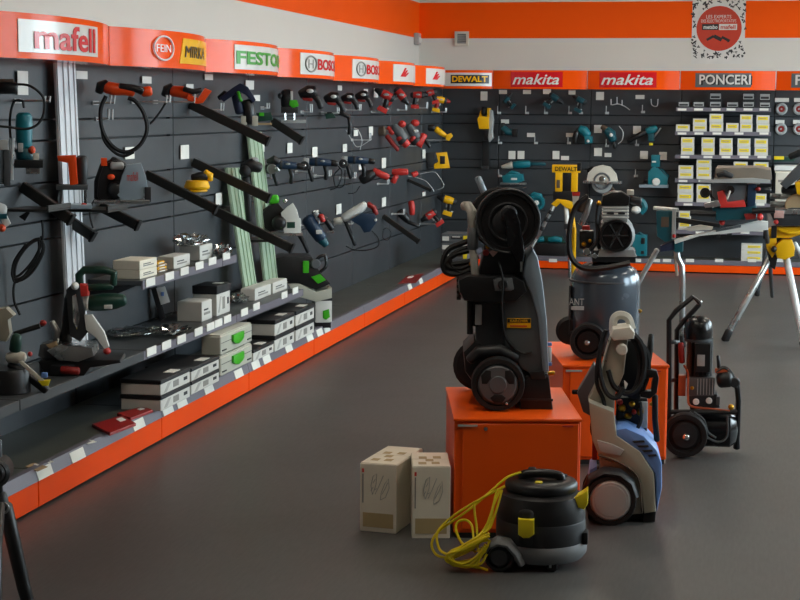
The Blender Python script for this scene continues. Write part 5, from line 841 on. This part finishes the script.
BT('battery_grinder', 'black and dark teal grinder in the second row near the corner', 'angle grinder', 508, 131, [('body', 'teal_dark', C, [(503, 128, 3.4), (508, 132, 3.6), (514, 133, 3)]), ('head', 'black', C, [(503, 124, 2.6), (503, 134, 3)]), ('battery', 'black', BX, 512, 129, 517, 137, -.04, .03)])
BT('impact_wrench', 'teal impact wrench with black grip in the second row', 'wrench', 585, 133, [('body', 'teal', C, [(580, 129, 4), (584, 131, 5), (588, 135, 4)]), ('grip', 'black', C, [(577, 132, 3), (575, 138, 3), (575, 143, 2.4)]), ('battery', 'teal', PO, [(584, 136), (592, 136), (592, 143), (585, 144)], -.05, .04, .006), ('accent', 'white', BA, 588, 141, 1.6, 1.6, .012, -.055)])
BT('metal_nibbler', 'dark teal nibbler tool on curved wires in the second row', 'nibbler', 612, 135, [('body', 'teal_dark', C, [(607, 130, 4), (611, 134, 5), (613, 140, 4)]), ('nose', 'black', C, [(614, 142, 2.4), (615, 148, 2)]), ('badge', 'white', BA, 611, 135, 1.8, 1.8, .012, -.045), ('end_cap', 'brown', C, [(602, 127, 2.4), (606, 129, 3)]), ('wire_loop', 'wire', WI, [(619, 126), (623, 132), (622, 140), (618, 144)], .004)])
BT('hedge_trimmer', 'teal tool with a long black slanted nose in the second row', 'blower', 640, 134, [('nose', 'black', C, [(628, 141, 2.4), (638, 136, 2.8), (646, 132, 3.2)]), ('body', 'teal', C, [(647, 131, 3.6), (652, 130, 4.2), (656, 128, 3)]), ('battery', 'teal_dark', BX, 648, 134, 654, 141, -.04, .03), ('tip', 'yellow_pale', BX, 649, 143, 653, 145.5, -.04, -.02), ('blade', 'steel', C, [(653, 138, 1), (661, 128, .8)])])
BT('drywall_screwdriver', 'teal straight tool with a pale cone nose on the small shelf', 'screwdriver', 516, 165, [('body', 'teal', C, [(514, 165, 3.8), (522, 164.5, 4), (529, 164, 3.4)]), ('nose', 'pale', C, [(502, 167, 1.6), (508, 166, 3), (512, 165, 3.6)]), ('tail', 'teal_dark', C, [(531, 164, 1.8), (545, 164, 1.6)])], .16)
BT('power_planer', 'teal planer sitting on the small shelf below the screwdriver', 'planer', 512, 178, [('body', 'teal', PO, [(502, 176), (508, 174), (522, 174), (523, 181), (518, 183), (503, 183)], -.06, .05, .006), ('handle', 'teal', C, [(506, 176, 1.6), (512, 172, 1.8), (519, 174, 1.6)]), ('badge', 'white', BX, 511, 178, 517, 180, -.063, -.058), ('sole', 'steel', BX, 500, 183, 525, 184.5, -.06, .06)], .2)
p = onY(500, 186, PBY); q = onY(527, 186, PBY); bay_part('shelf', 'shelf_grey', B().box(p.x, PBY - .3, p.z - .012, q.x, PBY, p.z, .002), bayb_of(p.x), 'B', smooth=False)
BT('chop_saw_ring', 'round teal saw housing below the small shelf, beside the hose reel', 'saw', 536, 203, [('housing', 'teal', 'dish', 536, 203, 8, -.05, .04, 2.5), ('hub', 'white', DI, 536, 203, 2.6, -.06, -.02), ('grip', 'teal', C, [(530, 197, 2.4), (534, 194, 2.4), (541, 196, 2.4)]), ('base', 'dark', BX, 528, 210, 545, 212, -.06, .06)], .2)
BT('circular_saw', 'white and silver circular saw with round guard on the end wall', 'circular saw', 602, 180, [('blade_guard', 'pale', PO, [(586, 183), (588, 173), (594, 167), (602, 165), (610, 167), (616, 174), (618, 183), (612, 184), (603, 181), (594, 184)], -.06, .02, .006), ('blade_cover', 'light_grey', DI, 602, 183, 10.5, -.04, -.02), ('arbor', 'chrome', DI, 602, 179, 3, -.07, -.04), ('guard_ring', 'grey', RI, 602, 181, 7.5, 1.0, -.062), ('motor', 'black', C, [(606, 176, 3, .02), (613, 178, 3.4, .05)]), ('base_plate', 'steel', BX, 583, 181.5, 621, 183.5, -.08, .08), ('handle', 'black', C, [(588, 171, 2.4), (593, 169, 2.6)]), ('lever', 'brown', C, [(611, 187, 1.6), (614, 191, 1.6)])], .16)
BT('power_planer', 'teal planer with a white knob hanging above the saw stand', 'planer', 655, 178, [('motor', 'teal', BX, 651, 155, 660, 167, -.05, .05, .006), ('body', 'teal', PO, [(648, 172), (654, 166), (660, 170), (668, 178), (667, 186), (648, 186)], -.06, .05, .006), ('handle', 'teal_dark', C, [(655, 170, 2), (662, 171, 2.2), (668, 177, 2)]), ('knob', 'white', DI, 656, 182, 4, -.08, -.055), ('sole', 'skin_grey', BX, 639, 185, 668, 187.5, -.07, .07), ('nose_cover', 'dark', C, [(645, 180, 3), (650, 182, 4)]), ('badge', 'white', BX, 652, 161, 656, 162.5, -.053, -.048)], .18)
BT('jigsaw', 'teal jigsaw with white front half hidden by the compressor', 'jigsaw', 636, 207, [('body', 'black', C, [(628, 200, 4), (634, 202, 5)]), ('handle', 'teal', WI, [(637, 199), (643, 202), (645, 208), (641, 213)], .03), ('nose_cover', 'white', BA, 636, 210, 5, 4, .05, -.02)], .18)
p = onY(640, 257, 16.66); p.z = ZBB; tool('tool_case', 'teal carrying case standing on the base shelf behind the compressor', 'case', p, [('shell', 'teal', BX, 632, 235, 647, 256, -.05, .05, .006), ('latch', 'black', MU, [(BX, 641, 238, 645, 244, -.056, -.045), (BX, 641, 251, 644, 254, -.056, -.045)]), ('handle', 'teal_dark', C, [(636, 235, 1), (640, 233, 1.2), (644, 235, 1)])], rz=0)
p = onY(550, 254, 16.68); p.z = ZBB; tool('tool_case', 'dark open case with teal tools at the foot of the yellow stand', 'case', p, [('tray', 'black', BX, 535, 244, 566, 256.3, -.10, .10, .006), ('tool', 'teal', C, [(549, 240, 2.5), (555, 239, 3), (561, 240, 2.4)]), ('tool', 'teal', C, [(538, 240, 2.6), (543, 239, 2.6)]), ('lid', 'bosch_green', PO, [(536, 244), (540, 236), (562, 236), (566, 244)], .08, .10, .003)], rz=0)

# ------------------------------------------------------------------ abrasives on their shelves
cnt = 0
def abr(x0, x1, ys, n, dark=False):
    global cnt
    for j in range(len(ys) - 1):
        yb, yt = ys[j], ys[j + 1]; a, c = onY(x0 + .4, yb, YS + .006), onY(x1 - .4, yt, YS + .006); z0 = a.z; H = c.z - a.z
        if j == 0: z0 = ABR[n] + .001 if n >= 0 else z0; zt = z0
        z0 = zt; zt = z0 + H
        col = ABRCOL[n].index(x0) if x0 in ABRCOL.get(n, ()) else 0
        lb = ('%s abrasive pack' % ('grey-labelled black' if dark else 'white and yellow')) + ' on the %s shelf, %s column' % (('top', 'second', 'third', 'fourth', 'fifth', 'lowest', 'base')[n], ORD[col]) + ('' if len(ys) == 2 else ', %s from below' % ORD[j])
        t = thing('abrasive_box', lb, 'box', (a.x, YS + .006 + random.uniform(0, .012), z0), 0, 'boxes of abrasives'); W = c.x - a.x
        B().box(0, 0, 0, W, .12, H - .002, .001).done('carton', 'box_black' if dark else 'box_white', t, False)
        if dark: B().box(W * .06, -.0012, H * .2, W * .94, 0, H * .85).done('label_card', 'light_grey', t, False); B().box(W * .12, -.002, H * .3, W * .86, -.001, H * .55).done('printed_line', 'ink', t, False)
        else: B().box(W * .12, -.0012, H * .42, W * .88, 0, H * .80).done('yellow_band', 'yellow_pale', t, False); B().box(W * .2, -.002, H * .54, W * .74, -.001, H * .64).done('printed_line', 'tan', t, False)
rows = {0: [(677.5, 690, (107, 100.5)), (692.5, 705, (107, 100.5)), (709, 722, (107, 100, 91.5)), (726, 739, (107, 100.5)), (742, 755, (107, 100, 91.5)), (759, 771, (107, 100.5, 91.5))],
        1: [(675.5, 690, (131, 124)), (692.5, 707, (131, 124.5, 118)), (709, 723.5, (131, 122, 113)), (725.5, 739, (131, 122)), (739.5, 753, (131, 122, 113.5)), (756, 770, (131, 122.5, 114))],
        2: [(680.5, 694.5, (154.5, 146, 137)), (701, 715, (154.5, 146, 137)), (719, 733, (154.5, 146, 137.5)), (737, 751, (154.5, 146, 137.5)), (754, 768.5, (154.5, 146, 137.5))],
        3: [(678, 693.5, (179, 172.5, 166)), (696, 711.5, (179, 172.5, 166.5, 160)), (733, 748, (179, 170, 161.5)), (753, 769, (179, 170, 161.5))],
        4: [(677, 693.5, (202.5, 193.5, 184.5)), (696, 711, (202.5, 193.5, 184.5)), (754, 767, (202.5, 193))],
        5: [(678, 691, (230.5, 222, 212)), (750, 766, (230.5, 223))]}
ABRCOL = {n: [r[0] for r in v] for n, v in rows.items()}
for n, v in rows.items():
    for x0, x1, ys in v: abr(x0, x1, ys, n, n == 0)
z0 = ZBB + .001; a, c = onY(741, 259, 16.56), onY(762, 259, 16.56)
for j in range(3):
    t = thing('abrasive_box', 'white and yellow carton in the three-high stack on the base shelf, %s from below' % ORD[j], 'box', (a.x, KBY + .06, z0 + j * .056), 0, 'boxes of abrasives'); W = c.x - a.x
    B().box(0, 0, 0, W, .14, .054, .001).done('carton', 'box_white', t, False); B().box(W * .3, -.0012, .018, W * .92, 0, .040).done('yellow_band', 'yellow_pale', t, False); B().box(W * .36, -.002, .026, W * .8, -.001, .031).done('printed_line', 'tan', t, False)
# sanding discs and the shelf at the frame edge
for x, y, l in ((781.5, 109, 'upper disc nearest the boxes'), (781, 129, 'lower disc nearest the boxes'), (799, 109, 'upper disc cut by the frame edge'), (799, 129, 'lower disc cut by the frame edge')):
    p = onY(x, y, PBY - .02); t = thing('sanding_disc', 'round grey flap disc on the dark panel, ' + l, 'sanding disc', p, 0, 'flap discs'); r = 6 * mpp(p)
    B().torus((0, 0, 0), r * .74, r * .26, 'y', 24, 8).done('flaps', 'light_grey', t); b = B(); b.lathe([(r * .5, -.008), (r * .5, .015)], (0, 0, 0), 'y', 20); b.done('center', 'red_dark', t); b = B(); b.lathe([(r * .16, -.012), (r * .16, -.004)], (0, 0, 0), 'y', 12); b.done('hub', 'light_grey', t)
p = onY(774, 168, PBY); q = onY(850, 168, PBY); bay_part('shelf', 'white', B().box(p.x, PBY - .34, p.z - .012, q.x - .02, PBY, p.z + .035, .003), 4, 'B', smooth=False)
p = onY(785, 160, PBY - .3); tool('accessory_tray', 'yellow-lidded tray on the white shelf beside the abrasive boxes', 'tray', p, [('tray', 'bosch_green', PO, [(774, 161.5), (794, 161.5), (796, 157), (774, 157)], .0, .12, .003), ('lid', 'yellow_pale', BX, 774, 156.5, 784, 159.5, -.004, .1)], rz=0)
p = onY(784, 203, PBY - .34); tool('accessory_carton', 'tall cream carton on the end wall beside the abrasive boxes', 'box', p, [('carton', 'pale', BX, 775, 173, 797, 203, .0, .2), ('flap', 'cardboard', BX, 775, 171.6, 797, 173, .002, .19), ('printed_line', 'print_grey', BX, 778, 180, 792, 182, -.002, .002)], rz=0)

# ================================================================== STANDS AND SAWS ON THE RIGHT
p = onY(556, 277, 15.7); p.z = 0
tool('leg_stand', 'yellow and black folding stand with striped legs before the end wall', 'stand', p, [
    ('top_bar', 'yellow', BX, 552, 165, 580, 172.5, -.02, .03, .004), ('top_bar/lettering', 'sign_black', 'text', 'DEWALT', 555, 167, 577, 171, -.021, {'bold': .02}), ('top_bar/end_plate', 'black', BX, 577, 163, 581, 171, -.022, .01), ('upright', 'yellow', BX, 555, 172, 562.5, 192, -.02, .03), ('upright', 'yellow', BX, 571, 172, 577.5, 192, -.02, .03), ('core', 'black', BX, 562.5, 173, 571, 192, -.01, .02), ('uprights_label', 'brown', BX, 556.5, 180, 560, 188, -.023, -.018), ('joint', 'black', BX, 553, 191.5, 578, 200, -.02, .03), ('apex', 'yellow', PO, [(551, 204), (557, 199), (566, 200), (572, 202), (573, 210), (566, 208), (560, 203), (556, 207)], -.03, .03, .006),
    ('leg', 'steel', C, [(555, 204, 2), (537, 238, 2)]), ('leg_stripe', 'dark', MU, [(C, [(551.5, 211, 2.3), (550, 213.5, 2.3)]), (C, [(547.5, 218, 2.3), (546, 221, 2.3)]), (C, [(543, 227, 2.3), (541.5, 230, 2.3)])]), ('leg', 'white', C, [(566, 206, 2.2), (567, 222, 2.2), (569, 240, 2)]), ('leg', 'yellow', C, [(571, 206, 2.2, .06), (574, 230, 2.4, .1), (573, 276, 2.4, .16)]), ('leg_clamp', 'dark', BX, 563.5, 224, 571, 229, -.03, .03), ('leg_tube', 'steel', C, [(569, 240, 1.6), (570, 277, 1.6)]), ('leg_tube', 'steel', C, [(537, 238, 1.6), (514, 277, 1.6)])], rz=0)
# table saw on its silver stand
p = onZ(682, 347, 0)
tool('saw_stand', 'silver saw stand with long beam, bent tube leg and teal end support', 'stand', p, [
    ('beam', 'white', PO, [(674, 240), (690, 236), (760, 221), (768, 222), (768, 230), (756, 231), (700, 236), (675, 244)], -.06, .04, .006), ('beam_slot', 'grey', PO, [(716, 229.5), (741, 225), (741, 227.5), (716, 232)], -.063, -.055), ('dark_beam', 'dark', PO, [(674, 217), (700, 221), (720, 224), (720, 228), (700, 226), (674, 222)], .02, .08, .004), ('white_bar', 'pale', PO, [(680, 229), (700, 225), (713, 227), (712, 230), (690, 231)], -.03, .02, .004),
    ('end_post', 'light_grey', BX, 671.5, 209, 676, 239, -.05, .0), ('end_roller', 'white', C, [(654, 208, 2), (678, 210, 2)]), ('end_box', 'teal_dark', PO, [(656, 211), (673, 211), (673, 240), (665, 242), (657, 236)], -.03, .05, .006), ('end_box/window', 'brown', BX, 661, 217, 669, 227, -.035, -.028), ('clamp_knob', 'red', BA, 674, 236, 1.6, 2, .012, -.05), ('bracket', 'teal_dark', BX, 674, 240, 683, 252, -.03, .05, .005), ('bracket_foot', 'navy', PO, [(660, 246), (676, 240), (676, 250), (660, 252)], -.02, .06),
    ('leg', 'steel', C, [(677, 250, 2.6), (678, 258, 2.8), (682, 266, 3), (682.5, 280, 3), (682, 336, 3)]), ('leg_foot', 'black', C, [(682, 336, 3.8), (682, 346, 3.8)]), ('leg', 'light_grey', C, [(657, 250, 2.6, .1), (637, 285, 2.6, .2), (624, 308, 2.6, .3)]), ('brace', 'pale', C, [(675, 252, 1.6, .03), (677, 275, 1.6, .03)]), ('knob', 'red', BA, 722, 222, 3, 3.4, .03, -.07), ('beam_clamp', 'dark', MU, [(BX, 715, 232, 720, 238, -.05, .02), (BX, 727, 230, 732, 236, -.05, .02)]), ('leg', 'mid_grey', C, [(766, 228, 2.2, .3), (770, 262, 2.2, .9), (772, 296, 2.2, 2.4)])], rz=0)
p = onY(735, 226, p.y)
tool('table_saw', 'table saw with grey top and red body on the silver stand', 'table saw', p, [
    ('table', 'table_grey', PO, [(716, 168), (758, 168), (771, 170), (772, 179), (768, 182), (714, 180)], -.22, .30, .005), ('table_edge', 'light_grey', PO, [(700, 180), (752, 178), (770, 180), (770, 183), (700, 183)], -.25, -.2, .003), ('riving_slot', 'ink', C, [(718, 175, 2.6, -.225), (724, 173, 3.4, -.225), (732, 176, 2.4, -.225)]), ('body', 'grey', PO, [(712, 183), (748, 183), (746, 200), (738, 206), (722, 205), (712, 196)], -.18, .2, .01), ('red_housing', 'red', PO, [(717, 192), (724, 190), (727, 202), (744, 200), (746, 207), (720, 208)], -.21, .05, .008), ('hand_wheel', 'black', 'dish', 705, 193, 5, -.24, -.2, 1.6), ('hand_wheel', 'black', 'dish', 730, 190, 4.5, -.24, -.2, 1.4), ('wheel_crank', 'pale', C, [(727, 199, 1, -.25), (730, 191, 1, -.25)]), ('motor', 'black', C, [(712, 194, 5, -.05), (716, 194, 6, -.05)]), ('support_leg', 'blue', PO, [(748, 183), (757, 182), (755, 206), (747, 207)], -.2, .22, .008), ('base_frame', 'teal_dark', PO, [(712, 208), (722, 206), (756, 206), (757, 219), (716, 221)], -.16, .2, .008), ('silver_scale', 'steel', PO, [(704, 204), (718, 200), (721, 206), (705, 208)], -.22, -.16, .003), ('fence', 'steel', BX, 747, 180, 760, 184, -.24, -.2), ('fence_knob', 'red_dark', BA, 758, 189, 2.6, 2.2, .02, -.2), ('extension_arm', 'dark', C, [(757, 190, 2.4), (770, 190, 2.6)]), ('lock_knob', 'red', BA, 760, 217, 3.2, 3.6, .03, -.2), ('red_guard', 'red_dark', PO, [(744, 214), (756, 213), (756, 219), (746, 220)], -.19, -.12), ('rail', 'black', RO, [(690, 213, -.2), (716, 214, -.2)], .02), ('rail', 'black', RO, [(752, 211, -.2), (775, 210, -.2)], .02)], rz=0)
# yellow mitre saw stand at the frame edge
p = onY(775, 335, 11.9); p.z = 0
y1, y2, y3 = onZ(725, 341, 0).y - 11.9, onZ(757, 296, 0).y - 11.9, onZ(805, 350, 0).y - 11.9
tool('saw_stand', 'yellow-headed saw stand with splayed silver legs at the frame edge', 'stand', p, [
    ('head', 'yellow', PO, [(768, 229), (776, 227), (800, 227), (840, 228), (840, 234), (800, 235), (790, 238), (776, 238), (767, 240)], -.05, .06, .006), ('head_arm', 'yellow', PO, [(765, 236), (776, 236), (778, 250), (772, 258), (767, 250)], -.05, .05, .006), ('head_plate', 'yellow', PO, [(777, 244), (782, 240), (792, 240), (795, 248), (794, 256), (785, 260), (777, 258), (775, 250)], -.08, .04, .01), ('clamp', 'black', BX, 771, 226, 777, 238, -.06, .02), ('clamp', 'black', BX, 763, 227, 767, 239, -.06, .02), ('lever', 'yellow', C, [(779, 230, 1.8, -.07), (790, 233, 1.8, -.07), (800, 232, 1.8, -.07)]), ('lock_knob', 'black', BA, 774, 249, 3, 3.4, .03, -.07), ('hinge_block', 'black', PO, [(768, 254), (778, 256), (775, 270), (769, 266)], -.04, .05, .005), ('beam', 'mid_grey', BX, 768, 231, 792, 242, .06, y2, .005),
    ('leg', 'steel', C, [(771, 256, 3.2), (756, 284, 3.2, y1 * .5), (727, 335, 3.2, y1)]), ('leg_foot', 'rubber', C, [(729, 331, 3.8, y1), (725, 340, 4, y1)]), ('leg', 'mid_grey', C, [(767, 246, 2.6, y2 * .96), (763, 270, 2.6, y2 * .98), (757, 292, 2.6, y2)]), ('leg_foot', 'rubber', C, [(757.5, 289, 3, y2), (757, 295, 3.2, y2)]), ('leg', 'alu', C, [(786, 257, 3.4), (793, 290, 3.4, y3 * .4), (801, 330, 3.4, y3 * .85), (804, 345, 3.4, y3)]), ('leg', 'white', C, [(795, 244, 2.6, .3), (812, 275, 2.6, 1.2), (826, 296, 2.6, y2)]), ('leg_foot', 'rubber', C, [(803, 342, 3.8, y3), (805, 349, 4, y3)])], rz=0)
p = onY(800, 226, p.y)
tool('mitre_saw', 'black and yellow mitre saw half outside the frame on the yellow stand', 'mitre saw', p, [
    ('base', 'charcoal', PO, [(770, 213), (792, 208), (840, 208), (840, 226), (776, 226)], -.1, .25, .01), ('fence', 'light_grey', PO, [(792, 194), (800, 190), (830, 190), (830, 212), (788, 212)], .05, .12, .006), ('turntable', 'steel', BX, 775, 210, 830, 214, -.12, .2), ('arm', 'mid_grey', PO, [(780, 184), (800, 163), (830, 150), (836, 160), (802, 176), (786, 189)], -.08, .02, .01), ('motor', 'black', C, [(783, 190, 4), (796, 190, 6), (812, 192, 9)]), ('yellow_housing', 'yellow', PO, [(795, 183), (812, 176), (824, 190), (812, 200), (797, 194)], -.09, .06, .01), ('handle', 'rubber', C, [(790, 157, 3), (806, 150, 4)]), ('slide_rail', 'steel', RO, [(770, 196, .1), (810, 198, .1)], .02), ('slide_rail', 'steel', RO, [(770, 204, .1), (810, 205, .1)], .02), ('knob', 'red', BA, 776, 222, 2.4, 2.4, .02, -.1), ('blade_guard', 'wood_tan', DI, 797, 206, 12, -.05, -.02), ('wood_block', 'pink', BX, 774, 211, 784, 218, -.13, -.1)], rz=0)
